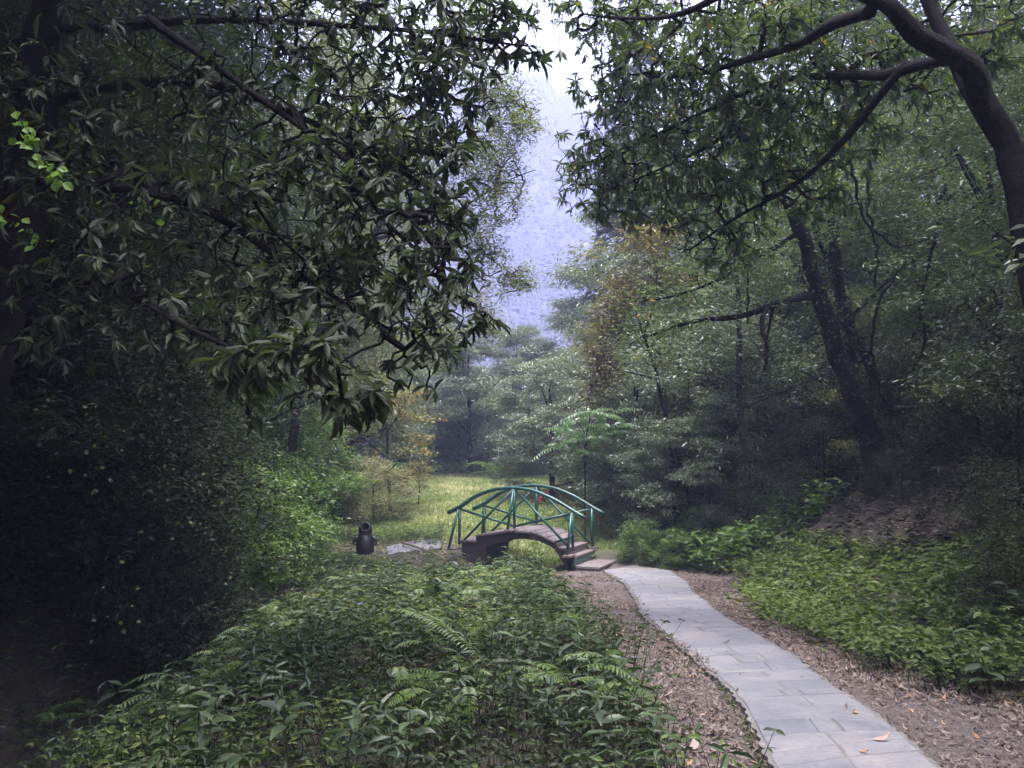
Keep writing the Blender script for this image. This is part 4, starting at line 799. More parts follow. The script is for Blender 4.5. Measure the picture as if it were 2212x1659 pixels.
# airy small-leaved tree left of the gap
ab = np.array([at(285, 448, 21)[0], 21.0, 0]); ab[2] = gz_(ab[0], 21) - .2
lim = [(np.vstack([ab, P3([(300, 380, 21), (335, 300, 20.7), (385, 220, 20.3), (418, 130, 20), (440, 60, 20), (450, -20, 20)])]), .13, .04),
       (P3([(370, 240, 20.4), (450, 220, 20), (500, 180, 20), (535, 170, 20)]), .05, .01), (P3([(380, 230, 20.4), (460, 240, 20.4), (500, 260, 20.4), (530, 285, 20.4)]), .035, .008),
       (P3([(415, 180, 20), (460, 120, 20), (510, 100, 20), (540, 110, 20)]), .045, .01), (P3([(430, 90, 20), (470, 40, 20), (505, 60, 20)]), .035, .01), (P3([(350, 280, 20.6), (410, 310, 20), (440, 320, 19.6), (455, 350, 19.6)]), .03, .01)]
bl = [pb(520, 128, 20, (.55, .7, .8), 70), pb(500, 95, 20, (.8, .8, .8), 90), pb(480, 150, 20, (1.1, 1, 1.1), 160), pb(500, 190, 20, (.75, .7, 1.0), 90), pb(450, 210, 20, (1.2, 1, 1.3), 150), pb(482, 245, 20.2, (.75, .7, .9), 80), pb(515, 278, 20.4, (.55, .5, .4), 44), pb(340, 120, 20.5, (1.4, 1, 1.5), 120), pb(330, 20, 20.5, (1.6, 1, 1.3), 120),
      pb(465, 290, 20.2, (.9, .8, .9), 90), pb(450, 60, 20, (1.3, 1, 1.3), 150), pb(400, 150, 20, (1.4, 1, 1.6), 170), pb(435, 340, 19.8, (.8, .7, .9), 70), pb(478, 10, 20, (1.2, 1, .9), 100), pb(488, 325, 20, (.4, .4, .5), 24)]
make_tree('airy_tree', 'delicate tree with tiny yellow-green leaves against the haze left of the gap', 'tree', ab, lim, bl, dict(kind='clump', mat='airy', n=46, r=.22, flat=.75, L=(.055, .095), wr=.5, tilt=.8, frac=.62), 61, 'bark2', rtip=.010, wob=.24)
# tall cedar right of the gap
cb = np.array([at(641, 448, 44)[0], 44.0, 0]); cb[2] = gz_(cb[0], 44) - .3; Hc = 29; rng = np.random.default_rng(62)
root = thing('cedar_tree', 'tall hazy cedar rising behind the right-hand crowns beside the gap', 'tree', tuple(cb))
g = Geo(); g.tube([cb + [0, 0, z] for z in np.linspace(0, Hc, 12)], np.linspace(.42, .05, 12), 9); g.build('trunk', M['bark2'], root, True)
gw = Geo(); gl = Geo()
for k in range(120):
    z = Hc * (.30 + .68 * (k / 120)); a = k * 2.4 + rng.uniform(-.3, .3); R = (1 - (z / Hc) ** 1.6) * 3.9 * rng.uniform(.6, 1.1) + .5
    t = np.linspace(0, 1, 7)[:, None]; dv = np.array([math.cos(a), math.sin(a), 0]); P = cb + [0, 0, z] + dv * R * t + np.array([0, 0, 1]) * (.10 * R * t - .38 * R * t ** 2.2)
    gw.tube(P, np.linspace(.05, .012, 7), 4, False)
    n = int(60 * R + 30); q = rng.random(n) ** .8 * .85 + .15; sidev = np.array([-dv[1], dv[0], 0]); wv = (.16 + .30 * (1 - np.abs(2 * q - 1.1))) * R * .32
    pos = np.stack([np.interp(q, t[:, 0], P[:, i]) for i in range(3)], 1) + sidev * (rng.normal(0, 1, (n, 1)) * wv[:, None]); pos[:, 2] += rng.normal(-.06, .10, n)
    D = unit(dv + sidev * rng.normal(0, .7, (n, 1)) + np.array([0, 0, -1]) * rng.uniform(0, .7, (n, 1))); Ls = rng.uniform(.25, .45, n)
    add_leaves(gl, pos, D, rup(rng, n, .3), Ls, Ls * .32, np.clip(rng.random(n) * .6 + rng.random() * .4, 0, 1))
gw.build('branches', M['bark2'], root, True, 'stuff'); gl.build('crown', M['conifer'], root, False, 'stuff')
# ---- fronded plants
def frond(g, P, rng, wid, npair, mat_a=.5, taper=1.0, lw=.28, stem=.006, droop=.2):
    """rachis P (k,3) with pinnae pairs"""
    P = resample(P, np.linalg.norm(P[-1] - P[0]) / 12); n = len(P); g.tube(P, np.linspace(stem, stem * .3, n), 4, False, .9)
    t = np.linspace(.14, .99, npair); d = np.linspace(0, 1, n); pos = np.stack([np.interp(t, d, P[:, i]) for i in range(3)], 1); tan = unit(np.gradient(pos, axis=0))
    side = unit(np.cross(tan, [0, 0, 1.0])); up = np.cross(side, tan)
    prof = np.sin(np.clip(t * 1.05, 0, 1) * np.pi) ** .6 * .75 + .25 * (1 - t) if taper else np.ones(npair)
    for s in (-1, 1):
        D = unit(side * s + tan * .35 + rng.normal(0, .07, side.shape) - np.array([0, 0, droop])); L = wid * prof * rng.uniform(.85, 1.1, npair)
        add_leaves(g, pos, D, up, L, np.maximum(L * lw, .006), np.clip(mat_a + rng.normal(0, .15, npair), 0, 1), LEAF2)
def fern(px, py, label, L=.5, n=9, seed=0, base=None, mat='fern', wid=.12, nm='fern', cat='fern', lift=.75, npair=22, stemh=0.0, group='ferns in the undergrowth', azs=None, lw=.22):
    rng = np.random.default_rng(seed); b = ground_hit(px, py) if base is None else np.asarray(base, float); b[2] += stemh
    r = thing(nm, label, cat, tuple(b), group)
    for k in range(n):
        a = (k / n * 2 * np.pi + rng.uniform(-.3, .3)) if azs is None else azs[k]; el = lift * rng.uniform(.6, 1.25); l = L * rng.uniform(.8, 1.15); t = np.linspace(0, 1, 8)[:, None]
        dv = np.array([math.cos(a), math.sin(a), 0]); P = b + dv * l * t * (.55 + .45 * t) + np.array([0, 0, 1]) * l * (el * t * 1.3 - el * .95 * t ** 2.4)
        g = Geo(); frond(g, P, rng, wid * l / L, npair, rng.uniform(.2, .8), lw=lw); g.build('frond', M[mat], r)
    return r
for i, (px_, py_, L, n, lb) in enumerate([(355, 600, .6, 9, 'fern with arching fronds in the undergrowth below the litter bin'), (300, 640, .42, 8, 'small fern in the middle of the undergrowth'), (38, 730, .60, 8, 'pale fern in the dark lower left corner'),
        (455, 575, .45, 9, 'bright fern hanging beside the left bridge pier'), (560, 590, .35, 7, 'fern at the foot of the arch'), (690, 540, .5, 8, 'fern on the green mound beside the path'), (500, 622, .34, 8, 'yellow-green fern near the leaf litter'), (150, 668, .4, 8, 'shaded fern on the edge of the gully'),
        (590, 560, .35, 8, 'fern under the bridge steps'), (840, 470, .7, 8, 'fern on the slope under the leaning trunks'), (600, 700, .35, 7, 'fern beside the litter in front'), (980, 520, .6, 8, 'fern on the dark slope at the right')]):
    fern(px_, py_, lb, L, n, 70 + i, wid=.11 * L / .5)
pc = at(496, 487, 35); pc[2] = gz_(pc[0], 35)
fern(0, 0, 'cycad-like plant with stiff fronds at the far end of the meadow', 1.5, 15, 90, pc, 'fern', .24, 'cycad', 'palm plant', 1.0, 30, .5, None, None, .16)
# long dry frond lying over the undergrowth
b0 = ground_hit(385, 650); b0[2] += .42; b1 = ground_hit(490, 735); b1[2] += .42; r = thing('dry_frond', 'long pale frond lying across the undergrowth in the foreground', 'frond', tuple(b0))
g = Geo(); t = np.linspace(0, 1, 9)[:, None]; frond(g, b0 + (b1 - b0) * t + np.array([0, 0, .14]) * np.sin(t * np.pi), np.random.default_rng(4), .11, 40, .95, lw=.35); g.build('pinnae', M['fern'], r)
# pinnate-leaved tree
sb = at(585, 500, 24.5); sb[2] = gz_(sb[0], 24.5); r = thing('pinnate_tree', 'young tree with long bright pinnate leaves beyond the right end of the bridge', 'tree', tuple(sb)); rng = np.random.default_rng(91)
tp = P3([(585, 440, 24.5), (590, 418, 24.5)]); trunkP = np.vstack([sb, tp]); g = Geo(); g.tube(resample(trunkP, .2), .022, 6); g.build('trunk', M['bark2'], r, True)
for k, (px_, py_) in enumerate([(590, 412), (575, 420), (605, 416), (583, 440), (600, 436), (570, 432), (612, 428), (592, 452), (566, 448)]):
    c = at(px_, py_, 24.5 + rng.uniform(-.5, .5)); g = Geo(); g.tube(resample(np.array([np.array([np.interp(c[2] - .5, trunkP[:, 2], trunkP[:, i]) for i in range(3)]), (c + trunkP[-1]) / 2 - [0, 0, .2], c]), .15), .012, 4); g.build('branch', M['bark2'], r, True)
    for j in range(6):
        a = j * 1.05 + rng.uniform(-.4, .4); l = rng.uniform(.8, 1.25); t = np.linspace(0, 1, 8)[:, None]; dv = np.array([math.cos(a), math.sin(a) * .8, 0]); g = Geo()
        frond(g, c + dv * l * t + np.array([0, 0, 1]) * l * (rng.uniform(.1, .75) * t - rng.uniform(.4, .8) * t ** 2), rng, .24, 13, rng.uniform(.2, .9), lw=.30, stem=.008, droop=.6); g.build('leaf', M['sumac'], r)
# vines: bright one top left and others
def vine(label, pts, L, n, seed, mat='vine', spread=.05, nm='climbing_vine', group=None, zup=False):
    rng = np.random.default_rng(seed); P = resample(P3(pts), .06); r = thing(nm, label, 'vine', tuple(P[0]), group); g = Geo(); g.tube(P, .005, 5); g.build('stem', M['bark2'], r, True)
    i = rng.integers(0, len(P), n); g = Geo(); D = rdir(rng, n, -1.0, .1); Ls = rng.uniform(*L, n)
    nrm = unit(np.array([0, -1, .7]) + rng.normal(0, .35, (n, 3))); add_leaves(g, P[i] + rng.normal(0, spread, (n, 3)), D, nrm, Ls, Ls * .85, rng.random(n), LEAFO); g.build('leaves', M[mat], r, False, 'stuff'); return r
vine('bright green vine hanging from the dark branches at the upper left', [(20, 118, 5.0), (28, 140, 4.95), (42, 160, 4.9), (64, 182, 4.9)], (.05, .075), 46, 1, spread=.028)
vine('short yellow-green vine at the left edge of the picture', [(-10, 205, 5), (8, 220, 5), (30, 236, 5), (50, 246, 5)], (.045, .07), 20, 2, spread=.03)
vine('green vine in the thicket under the rhododendron', [(100, 190, 7), (125, 196, 7), (150, 205, 7), (175, 196, 7)], (.06, .08), 18, 3, spread=.07)
for i, (p, lb) in enumerate([([(190, 440, 7.5), (200, 470, 7.4), (192, 500, 7.3), (215, 520, 7.2)], 'trailing creeper over the dark bank at the left'), ([(40, 400, 6.5), (90, 412, 6.4), (130, 430, 6.3)], 'yellowish creeper low on the dark bank'), ([(60, 445, 6.4), (100, 470, 6.4), (120, 500, 6.4)], 'sparse creeper below the yellowish one'),
        ([(185, 540, 8.5), (215, 548, 8.4), (235, 562, 8.3)], 'creeper tip hanging over the black gully'), ([(115, 560, 7.0), (118, 600, 7), (120, 640, 7)], 'thin pale-stemmed creeper hanging down the bank')]):
    vine(lb, p, (.03, .045), 22, 10 + i, 'under', .10, 'creeper', 'creepers on the left bank')
# ---- ground layers -------------------------------------------------------------------------
rng = np.random.default_rng(101)
def layer(name, label, mask, xr_, yr_, dens, hfun, mat, L, wr, near=8, tmn=LEAF6, tmf=LEAF2, dens_pow=1.1, huefun=None, tilt=.5, stems=True):
    """low plants as tiers of leaves on short stems, thinning with distance so that leaves keep their size in view"""
    n = int(dens * (xr_[1] - xr_[0]) * (yr_[1] - yr_[0])); X = rng.uniform(*xr_, n); Y = rng.uniform(*yr_, n)
    k = mask(X, Y) & (rng.random(n) < np.clip((9 / np.maximum(Y, 3)) ** dens_pow + .10, 0, 1)); X, Y = X[k], Y[k]; n = len(X); Z = ground_h(X, Y)
    H = hfun(X, Y) * rng.uniform(.6, 1.15, n); lean = rng.normal(0, .14, (n, 2)); tiers = 5; g = Geo(); hue = huefun(X, Y) if huefun is not None else np.full(n, .5)
    s_ = rng.uniform(.7, 1.25, n) * (1 + .035 * np.clip(Y - 5, 0, 20))
    for q in range(tiers):
        f = 1 - q * .19
        for side in (0, 1, 2):
            kk = rng.random(n) < (.92 if q < 3 else .6); m = kk.sum()
            a = q * 1.571 + side * 2.1 + rng.normal(0, .5, n) + X * 3; P = np.stack([X + lean[:, 0] * f, Y + lean[:, 1] * f, Z + H * f], 1)[kk]
            D = np.stack([np.cos(a), np.sin(a), rng.uniform(-.45, .25, n)], 1)[kk]; Ls = (rng.uniform(*L, n) * s_ * (.75 + .25 * np.sin((q + .6) * 1.1)))[kk]
            aa = np.clip(hue + rng.normal(0, .17, n) - .06 * q, 0, 1)[kk]; nr = rup(rng, m, tilt); nc = P[:, 1] < near; j = np.nonzero(nc)[0]; i = np.nonzero(~nc)[0]
            add_leaves(g, P[j], D[j], nr[j], Ls[j], Ls[j] * wr, aa[j], tmn); add_leaves(g, P[i], D[i], nr[i], Ls[i], Ls[i] * wr, aa[i], tmf)
    o = g.build(name, M[mat], None, False, 'stuff'); o['label'] = label
    if stems:
        k = Y < near + 3; g = Geo(); B = np.stack([X, Y, Z], 1)[k]; Tp = B + np.stack([lean[k, 0], lean[k, 1], H[k]], 1); s = .0035
        off = np.array([[s, 0, 0], [-s / 2, s, 0], [-s / 2, -s, 0]]); V = np.concatenate([B[:, None] + off, Tp[:, None] + off * .5], 1).reshape(-1, 3); m = len(B)
        Q = (np.array([(0, 1, 4, 3), (1, 2, 5, 4), (2, 0, 3, 5)])[None] + (np.arange(m) * 6)[:, None, None]).reshape(-1, 4); g.add(V, None, Q); o2 = g.build(name + '_stems', M['bark2'], None, False, 'stuff'); o2['label'] = 'thin stems of the ' + name.replace('_', ' ')
    return o
GXf = lambda y: np.interp(y, [-20, 0, 6, 13, 18, 21], [-2.9, -3.1, -3.7, -4.5, -2.1, 0.0])
def mu(X, Y): return ~((Y < 16) & (X < GXf(Y) + .55) & (RNG.random(len(X)) < .96)) & (X < xub(Y) + rng.normal(0, .10, len(X))) & (X > xl(Y) - 2.6) & ~((Y > 20.4) & (Y < 22.8) & (X > -7) & (X < .2 + .45 * (Y - 21) - .0) & (ground_h(X, Y) > -1.25)) & (Y < 24.0) & ~((X > -1.9) & (Y > 20.3) & (ground_h(X, Y) > -1.42))
layer('undergrowth', 'dense leafy undergrowth between the gully and the leaf litter', mu, (-8, 1.9), (1.2, 24), 165, lambda x, y: np.clip(.33 + .20 * nz(x, y, .75) + .12 * nz(x, y, 2.0, 1) + .10 * nz(x, y, .25, 3), .10, 1), 'under', (.034, .075), .42, 4.4, LEAF6, LEAF2,
      tilt=.85, huefun=lambda x, y: .38 + .42 * nz(x, y, .9, 4) + .18 * nz(x, y, .3, 9) + .3 * smooth(9, 16, y) + .12 * smooth(-2, 1, x))
layer('tall_herbs', 'taller lance-leaved herbs standing in the undergrowth', lambda X, Y: mu(X, Y) & (nz(X, Y, .7, 12) > .1), (-6, 1.9), (1.2, 20), 22, lambda x, y: .48 + .12 * nz(x, y, .5), 'broad', (.09, .15), .28, 8.5, LEAF6, LEAF2, tilt=.7, huefun=lambda x, y: .3 + .3 * nz(x, y, 1.2, 6))
g = Geo(); rf = np.random.default_rng(55); k_ = 0
while k_ < 620:
    x, y = rf.uniform(-5, 1.9), 5.0 + 15 * rf.random() ** 1.1
    if not (x < float(xub(y)) - .1 and x > float(GXf(y)) + .7) or nz(x, y, .8, 21) < .12: continue
    k_ += 1; hb = float(ground_h(x, y)) + rf.uniform(.25, .5); a = rf.uniform(0, 6.28); l = rf.uniform(.22, .42); t = np.linspace(0, 1, 6)[:, None]
    frond(g, np.array([x, y, hb - .07]) + np.array([math.cos(a), math.sin(a), 0]) * l * t + np.array([0, 0, 1]) * l * (.55 * t - .75 * t ** 2), rf, .075, 15, rf.uniform(.1, .9), lw=.34, stem=.003, droop=.3)
o = g.build('fern_patches', M['fern'], None, False, 'stuff'); o['label'] = 'small fine fern fronds mixed through the undergrowth'
def mc(X, Y): return (X > xcb(Y) + rng.normal(0, .10, len(X))) & (Y < 19.0) & (X < xr(Y) + 1.6 + 3 * np.clip((11 - Y) / 6, 0, 1))
layer('ground_cover', 'carpet of yellow-green ground cover right of the path', mc, (2.2, 9.5), (3.0, 20), 105, lambda x, y: .26 + .08 * nz(x, y, 1.0) + .05 * nz(x, y, 2.6, 1), 'carpet', (.06, .10), .50, 6.0, LEAF6, LEAF2,
      tilt=.7, huefun=lambda x, y: .22 + .40 * smooth(6.5, 12, y) + .2 * nz(x, y, 1.4, 4))
def ms(X, Y): return (X > xr(Y) + 1.2 + 3 * np.clip((11 - Y) / 6, 0, 1)) & (nz(X, Y, 1.6, 6) > -.35) & ~((X > 5.9) & (X < 8.2) & (Y > 11) & (Y < 16) & (nz(X, Y, 1.0, 6) < -.1))
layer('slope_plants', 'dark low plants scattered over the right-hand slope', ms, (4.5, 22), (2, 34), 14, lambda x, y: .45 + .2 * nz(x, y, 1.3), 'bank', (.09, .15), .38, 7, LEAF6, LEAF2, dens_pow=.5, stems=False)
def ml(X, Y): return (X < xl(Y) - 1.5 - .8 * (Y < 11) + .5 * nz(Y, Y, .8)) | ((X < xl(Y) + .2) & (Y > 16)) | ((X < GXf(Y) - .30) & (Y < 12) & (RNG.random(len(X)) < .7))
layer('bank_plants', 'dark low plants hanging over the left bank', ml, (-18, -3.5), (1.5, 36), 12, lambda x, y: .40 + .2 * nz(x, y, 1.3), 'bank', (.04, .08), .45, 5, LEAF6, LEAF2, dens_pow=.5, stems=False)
def mm_(X, Y): return (X > xcb(Y) - .1) & (X < xr(Y) + 2.5) & (Y > 18.2) & (Y < 24) & (X > 2.6)
layer('mound_plants', 'bright leafy mound of plants beside the end of the path', mm_, (2.4, 9), (18, 24), 52, lambda x, y: .78 + .25 * nz(x, y, .9), 'bush', (.10, .17), .48, 7, dens_pow=.4, tilt=.8, huefun=lambda x, y: .45 + .3 * nz(x, y, .8), stems=False)
layer('gully_plants', 'dim leafy plants on the far side of the dark gully', lambda X, Y: (X < GXf(Y) - .35) & (X > xl(Y) - 2.6) & (nz(X, Y, .6, 17) > -.6), (-7.5, -3.3), (3.5, 12), 60, lambda x, y: .38 + .15 * nz(x, y, .7), 'under', (.05, .10), .40, 5, tilt=.7, stems=False)
# meadow grass
n = 85000; X = rng.uniform(-9.5, 8, n); Y = 22.3 + (46 - 22.3) * rng.random(n) ** 1.25
k = (X > xl(Y) - .6 + .5 * nz(X, Y, 1)) & (X < xr(Y) + 1) & ~((Y < 23.6) & (X < -1.5) & (rng.random(n) < .9)); X, Y = X[k], Y[k]; n = len(X); Z = ground_h(X, Y)
drynoise = np.clip(.20 + .35 * nz(X, Y, 2.2, 3) + .25 * nz(X, Y, .7, 8) + .012 * (Y - 30), 0, 1); Hg = rng.uniform(.06, .17, n) * (1 + .9 * drynoise); g = Geo()
D = unit(np.stack([rng.normal(0, .38, n), rng.normal(0, .38, n), np.ones(n)], 1)); add_leaves(g, np.stack([X, Y, Z - .01], 1), D, rdir(rng, n, 0, .6), Hg, .022 + .0007 * Y, np.clip(drynoise + rng.normal(0, .16, n), 0, 1), LEAF2)
o = g.build('meadow_grass', M['grass'], None, False, 'stuff'); o['label'] = 'sunlit yellow-green meadow grass beyond the bridge'
n = 26000; X = rng.uniform(-8, 6.5, n); Y = 22.5 + 14 * rng.random(n); k = (X > xl(Y) - .4) & (nz(X, Y, 1.3, 7) > -.15) & ~((Y < 23.4) & (X < -1.5)); X, Y = X[k], Y[k]; n = len(X); g = Geo()
add_leaves(g, np.stack([X, Y, ground_h(X, Y) + rng.uniform(.04, .2, n)], 1), rdir(rng, n), rup(rng, n, .5), rng.uniform(.05, .10, n), rng.uniform(.03, .06, n), rng.random(n), LEAF2)
o = g.build('meadow_weeds', M['carpet'], None, False, 'stuff'); o['label'] = 'low green weeds among the meadow grass'
n = 9000; X = rng.uniform(-8, 2.5, n); Y = rng.normal(44.5, .9, n); g = Geo(); add_leaves(g, np.stack([X, Y, ground_h(X, Y) + rng.uniform(.05, .65, n)], 1), rdir(rng, n, -.4, .6), rup(rng, n, .6), rng.uniform(.12, .22, n), rng.uniform(.05, .08, n), rng.random(n), LEAF2)
X = rng.uniform(-16, -1, 9000); Y = rng.normal(48.5, 1.2, 9000); add_leaves(g, np.stack([X, Y, ground_h(X, Y) + rng.uniform(.05, 1.5, 9000)], 1), rdir(rng, 9000, -.4, .6), rup(rng, 9000, .6), rng.uniform(.16, .30, 9000), rng.uniform(.07, .11, 9000), rng.random(9000) * .4, LEAF2)
o = g.build('tall_weeds', M['fern'], None, False, 'stuff'); o['label'] = 'band of grey-green tall weeds at the back of the meadow'
# leaf litter
def litter(name, label, mask, xr_, yr_, n, L, a_shift=0.0):
    X = rng.uniform(*xr_, n); Y = rng.uniform(yr_[0], yr_[1], n); k = mask(X, Y) & (rng.random(n) < np.clip(8 / np.maximum(Y, 4), .35, 1)); X, Y = X[k], Y[k]; n = len(X); Ls = rng.uniform(*L, n) * (1 + .02 * Y)
    g = Geo(); D = rdir(rng, n, -.10, .28); nc = Y < 9
    P = np.stack([X, Y, np.maximum(ground_h(X, Y), np.where(nearpath(X, Y), base_z(Y) + .045, -99)) + rng.uniform(.004, .028, n)], 1); N = rup(rng, n, .38); a = np.clip(rng.normal(.45, .24, n) + a_shift, 0, 1)
    TM = (LEAF6[0] * np.array([1, 1, -1.6]), LEAF6[1], LEAF6[2])
    for kk, tm in ((nc, TM), (~nc, LEAF2)): add_leaves(g, P[kk], D[kk], N[kk], Ls[kk], Ls[kk] * rng.uniform(.3, .5, kk.sum()), a[kk], tm)
    o = g.build(name, M['dead'], None, False, 'stuff'); o['label'] = label
def nearpath(X, Y):
    a = np.interp(Y, WL[::-1, 1], WL[::-1, 0]); b = np.interp(Y, WR[::-1, 1], WR[::-1, 0]); return (X > a - .04) & (X < b + .04) & (Y < 20)
def inpath(X, Y):
    a = np.interp(Y, WL[::-1, 1], WL[::-1, 0]); b = np.interp(Y, WR[::-1, 1], WR[::-1, 0]); return (X > a + .05 * nz(Y, Y, .13)) & (X < b + .05 * nz(Y, Y, .11, 3)) & (Y < 20)
bare = lambda X, Y: smooth(-.25, .25, nz(X, Y, .9, 2) + .25) * np.where(X > .35 * Y + .1, smooth(6.5, 10.0, Y) * .95 + .04, .35 + .65 * smooth(5, 9, Y))
def mlit(X, Y): return (X > xub(Y) - .45) & (X < xcb(Y) + .5) & ~inpath(X, Y) & (Y < 20.6) & (rng.random(len(X)) < bare(X, Y) + .12)
litter('leaf_litter', 'pinkish brown fallen leaves covering the ground on both sides of the path', mlit, (-.8, 5.5), (2.5, 20.6), 210000, (.022, .058))
def medge(X, Y): return (np.abs(X - xcb(Y) + .12) < .35 * rng.random(len(X)) + .05) & (Y > 3)
litter('edge_litter', 'drift of larger fallen leaves along the edge of the ground cover', medge, (1.8, 6), (3.5, 16), 22000, (.04, .08), .1)
def mslope(X, Y): return (X > 5.2) & (X < 9.5) & (Y > 9.5) & (Y < 19)
litter('slope_litter', 'reddish brown fallen leaves on the dark bank at the right', mslope, (5, 10), (9, 19), 9000, (.07, .13), .0)
litter('bank_litter', 'few brown fallen leaves beside the far path', lambda X, Y: (Y > 21.9) & (X > -6) & (X < -1.4), (-6, -1.4), (21.8, 23.6), 5000, (.05, .09), .1)
def mfine(X, Y): return (X > xub(Y) - .3) & (X < xcb(Y) + .3) & ~inpath(X, Y) & (Y < 12)
litter('crumbled_litter', 'small crumbs of broken leaves and grit on the bare dirt', mfine, (-.4, 4.5), (2.5, 12), 26000, (.008, .022), 0)
litter('path_specks', 'specks of leaf and twig lying on the flagstones', lambda X, Y: inpath(X, Y) & (nz(X, Y, .5, 3) > -.4), (-.2, 3.2), (2.5, 19.5), 1500, (.008, .03), 0)
# moss tufts along the left path edge
n = 2600; t = rng.random(n); Yp = 3.2 + 9.5 * t ** 1.4; Xp = np.interp(Yp, WL[::-1, 1], WL[::-1, 0]) - .045 - np.abs(rng.normal(0, .025, n)); k = nz(Yp * 3, Yp, .5) > -.1; Xp, Yp = Xp[k], Yp[k]; n = len(Xp); g = Geo()
add_leaves(g, np.stack([Xp, Yp, ground_h(Xp, Yp) + rng.uniform(.0, .03, n)], 1), rdir(rng, n, .1, .9), rup(rng, n, .8), rng.uniform(.012, .035, n), .008, rng.random(n), LEAF2); o = g.build('path_moss', M['under'], None, False, 'stuff'); o['label'] = 'small moss tufts along the left edge of the path'
# ---- single fallen leaves
def path_z(x, y): return max(float(ground_h(x, y)), float(base_z(y)) - .02) + .064
sing = [(1560, 1402, .10, 'dark curled fallen leaf in the middle of the path', 0), (1648, 1444, .07, 'small pale leaf on the path, in its middle stretch', .8), (1575, 1504, .13, 'upright orange fallen leaf on the left kerb of the path', 1), (1429, 1512, .13, 'brown leaf on the dirt left of the path', .9),
        (1855, 1559, .085, 'small orange leaf on the right side of the path', 1), (1856, 1648, .07, 'small orange leaf near the bottom edge', 1), (1885, 1622, .11, 'long curled yellow-brown leaf on the path near the bottom edge', .95), (2090, 1560, .10, 'pale fallen leaf on the bare dirt right of the path', .8),
        (1498, 1632, .15, 'tan fallen leaf at the bottom beside the undergrowth', .85), (1545, 1582, .12, 'light tan leaf on the dirt beside the path', .75), (1325, 1385, .30, 'reddish dry leaf cluster on the litter beside the undergrowth', 1), (1830, 1552, .05, 'tiny dark leaf beside the small orange leaf', 0)]
for i, (a, b, L, lb, col) in enumerate(sing):
    p = ground_hit(a * .46293, b * .46293); onp = inpath(np.array([p[0]]), np.array([p[1]]))[0]
    p[2] = path_z(p[0], p[1]) if onp else p[2] + .02
    g = Geo(); rr = np.random.default_rng(200 + i); D = rdir(rr, 1, .05, .2); TM = (LEAFO[0] * np.array([1, 1, -1.5]) + np.array([0, 0, .03]), LEAFO[1], LEAFO[2])
    nl = 7 if L > .25 else 1
    for q in range(nl): add_leaves(g, p[None] + (rr.normal(0, .03, (1, 3)) * [1, 1, .3] if nl > 1 else 0), rdir(rr, 1, .05, .5), rup(rr, 1, .3), [L if nl == 1 else .15], [L * .42 if nl == 1 else .05], [col], TM)
    o = g.build('fallen_leaf', M['dead'], None, True, org=p); o.location = p; tag(o, lb, 'leaf', 'single fallen leaves')
# ---- broad-leaved plants standing out of the undergrowth
def broad(px, py, label, H, L, n, seed, mat='broad', wr=.38, group='broad-leaved plants standing out of the undergrowth', h0=0.0, nm='broad_leaved_plant'):
    rng = np.random.default_rng(seed); b = ground_hit(px, py); r = thing(nm, label, 'plant', tuple(b), group); ln = rng.normal(0, .06, 2); top = b + [ln[0], ln[1], H]
    g = Geo(); g.tube(resample(np.array([b, (b + top) / 2 + rng.normal(0, .015, 3), top]), .08), .005, 5); g.build('stem', M['broad'], r, True)
    for k in range(n):
        f = 1 - (k // 2) * .13; a = k * math.pi + (k // 2) * 1.57 + rng.uniform(-.3, .3); D = unit(np.array([[math.cos(a), math.sin(a), rng.uniform(-.25, .35)]])); l = L * rng.uniform(.75, 1.15) * (.75 + .25 * min(k, 4) / 4)
        g = Geo(); add_leaves(g, (b + (top - b) * max(f, .3))[None], D, np.array([[rng.normal(0, .2), rng.normal(0, .2), 1.0]]), [l], [l * wr], [rng.random()], LEAFO); g.build('leaf', M[mat], r, True)
    return r
bp_ = [(470, 700, .55, .15, 'broad-leaved plant with pale shining leaves in the front undergrowth'), (520, 690, .62, .17, 'taller broad-leaved plant right of the shining one'), (560, 735, .55, .15, 'broad-leaved plant beside the dirt at the front'), (615, 760, .50, .14, 'plant with an upright pale leaf at the right front corner of the undergrowth'),
       (430, 640, .50, .14, 'broad-leaved plant in the middle of the undergrowth'), (385, 690, .48, .12, 'three-lobed plant in the dark foreground'), (300, 745, .52, .16, 'broad dark plant near the bottom edge, left of centre'), (215, 760, .50, .17, 'plant with one long pale leaf at the bottom left'), (350, 760, .45, .15, 'low broad plant at the bottom edge'),
       (545, 665, .50, .14, 'bright plant close to the leaf litter'), (595, 690, .45, .13, 'lance-leaved plant leaning over the litter'), (310, 660, .45, .11, 'bright green lobed plant in the lit patch of undergrowth'), (410, 760, .45, .14, 'broad plant at the bottom centre'), (500, 640, .45, .11, 'broad plant behind the shining one'),
       (335, 625, .45, .11, 'light green plant beneath the purple flower'), (660, 768, .42, .15, 'dark plant cut by the bottom edge beside the dirt')]
for i, (a, b, H, L, lb) in enumerate(bp_): broad(a - 8, b + 40, lb, H, L, 10, 300 + i)
bq = [(985, 640, .45, .17, 'plant with large pale heart-shaped leaves at the right edge'), (955, 655, .40, .14, 'pale broad-leaved plant left of the largest one at the right edge'), (1010, 610, .50, .15, 'pale broad-leaved plant higher at the right edge'), (1000, 680, .38, .15, 'drooping broad-leaved plant above the leaf drift'), (925, 640, .35, .12, 'broad-leaved plant among the ground cover'),
      (970, 585, .45, .13, 'broad-leaved plant on the shaded part of the ground cover'), (880, 610, .34, .11, 'small broad-leaved plant among the ground cover')]
for i, (a, b, H, L, lb) in enumerate(bq): broad(a, b + 28, lb, H, L, 10, 330 + i, wr=.52, group='broad-leaved plants at the right edge')
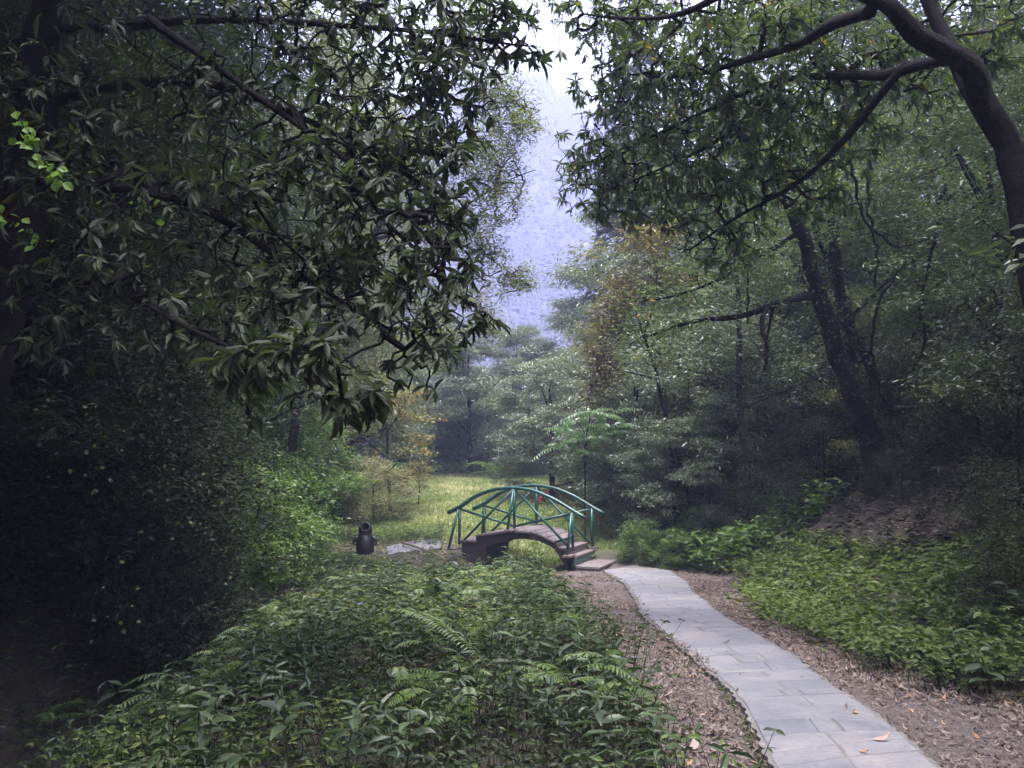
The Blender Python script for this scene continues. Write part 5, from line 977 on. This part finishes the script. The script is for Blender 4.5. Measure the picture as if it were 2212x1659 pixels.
# purple flower
for (a, b, s, lb) in [(361, 606, .06, 'pale purple flower above the undergrowth'), (334, 631, .035, 'tiny purple flower left of the pale one')]:
    p = ground_hit(a, b + 24); p2 = at(a, b, p[1] - .1); r = thing('purple_flower', lb, 'flower', tuple(p)); g = Geo(); g.tube([p, (p + p2) / 2, p2], .003, 4); g.build('stem', M['under'], r)
    for k in range(5):
        an = k * 1.257; g = Geo(); add_leaves(g, p2[None], np.array([[math.cos(an), math.sin(an) * .6 - .3, .9]]), np.array([[-math.cos(an), -math.sin(an), .6]]), [s], [s * .6], [rng.random()], LEAFO); g.build('petal', M['petal'], r)
# fallen grey branch left of the far path, stump
p = [ground_hit(*q) for q in ((402, 548), (425, 556), (448, 566))]; P = np.array(p) + [0, 0, .16]
o = thing('fallen_branch', 'grey fallen branch half buried in the undergrowth near the litter bin', 'branch', tuple(P[0])); g = Geo(); g.tube(resample(P, .15), [.035, .03, .02] if len(resample(P, .15)) == 3 else np.linspace(.04, .015, len(resample(P, .15))), 7); g.build('wood', M['palebark'], o, True)
p = ground_hit(508, 566); o = thing('rotten_stump', 'small reddish brown rotten stump under the bridge', 'stump', tuple(p)); g = Geo(); q_ = np.array([p + [0, 0, z] for z in (-.1, .05, .16, .24)]); q_[:, 0] += [0, .01, .03, .02]; g.tube(q_, [.16, .14, .12, .07], 9); g.build('wood', M['rot'], o, False)
# small things behind the tree trunk
for (a, b, Y, lb) in [(539, 500, 31.5, 'cluster of red blooms left of the dark trunk behind the bridge'), (545.5, 493, 32, 'red blooms touching the dark trunk behind the bridge')]:
    c = at(a, b, Y); gd = c.copy(); gd[2] = gz_(c[0], Y); r = thing('red_flower', lb, 'flower', tuple(gd)); g = Geo(); g.tube([gd, c], .012, 4); g.build('stem', M['under'], r); g = Geo(); n = 40
    add_leaves(g, c + rng.normal(0, .05, (n, 3)) * [1, 1, 1.3], rdir(rng, n, -.5, .8), rup(rng, n, 1), rng.uniform(.05, .08, n), .05, rng.random(n)); g.build('petals', M['red'], r, False, 'stuff')
# prototypes themselves become trees at the far back of the clearing
for k, (x, y, s, lb) in zip('abcwdsgo', [(-3, 74, 1.2, 'evergreen far back behind the clearing, left of its middle'), (4, 80, 1.2, 'evergreen far back behind the clearing, right of its middle'), (10, 70, 1.3, 'tall evergreen hidden behind the cedar'), (-13, 50, 1.4, 'yellowing tree deep behind the left bank'), (17, 46, 1.4, 'dark tree deep behind the right slope'),
        (-7.0, 24.5, .9, 'dark shrub at the near left corner of the meadow'), (-6.6, 26.5, 1.2, 'green bush behind the dry straw-coloured one'), (6.5, 52, 1.2, 'autumn tree peeping over the glossy trees')]):
    q = protos[k]; q.location = (x, y, gz_(x, y) - .1); q.scale = (s,) * 3; q['label'] = lb; q['category'] = 'bush' if k in 'sg' else 'tree'
# ------------------------------------------------------------------ haze
V = [(x, y, z) for x in (-720, 720) for y in (-70, 800) for z in (-27, float(pk[2]) + 32)]
g = Geo(); g.add(V, None, [(0, 1, 3, 2), (4, 6, 7, 5), (0, 4, 5, 1), (2, 3, 7, 6), (0, 2, 6, 4), (1, 5, 7, 3)])
hm = bpy.data.materials.new('haze_air'); hm.use_nodes = True; nt = hm.node_tree; nt.nodes.clear(); out = nt.nodes.new('ShaderNodeOutputMaterial'); pv = nt.nodes.new('ShaderNodeVolumePrincipled')
pv.inputs['Density'].default_value = HAZE; pv.inputs['Color'].default_value = (.36, .39, .64, 1); nt.links.new(pv.outputs[0], out.inputs['Volume'])
hz = g.build('haze', hm, None, False, 'stuff'); hz['label'] = 'bluish haze filling the valley air'
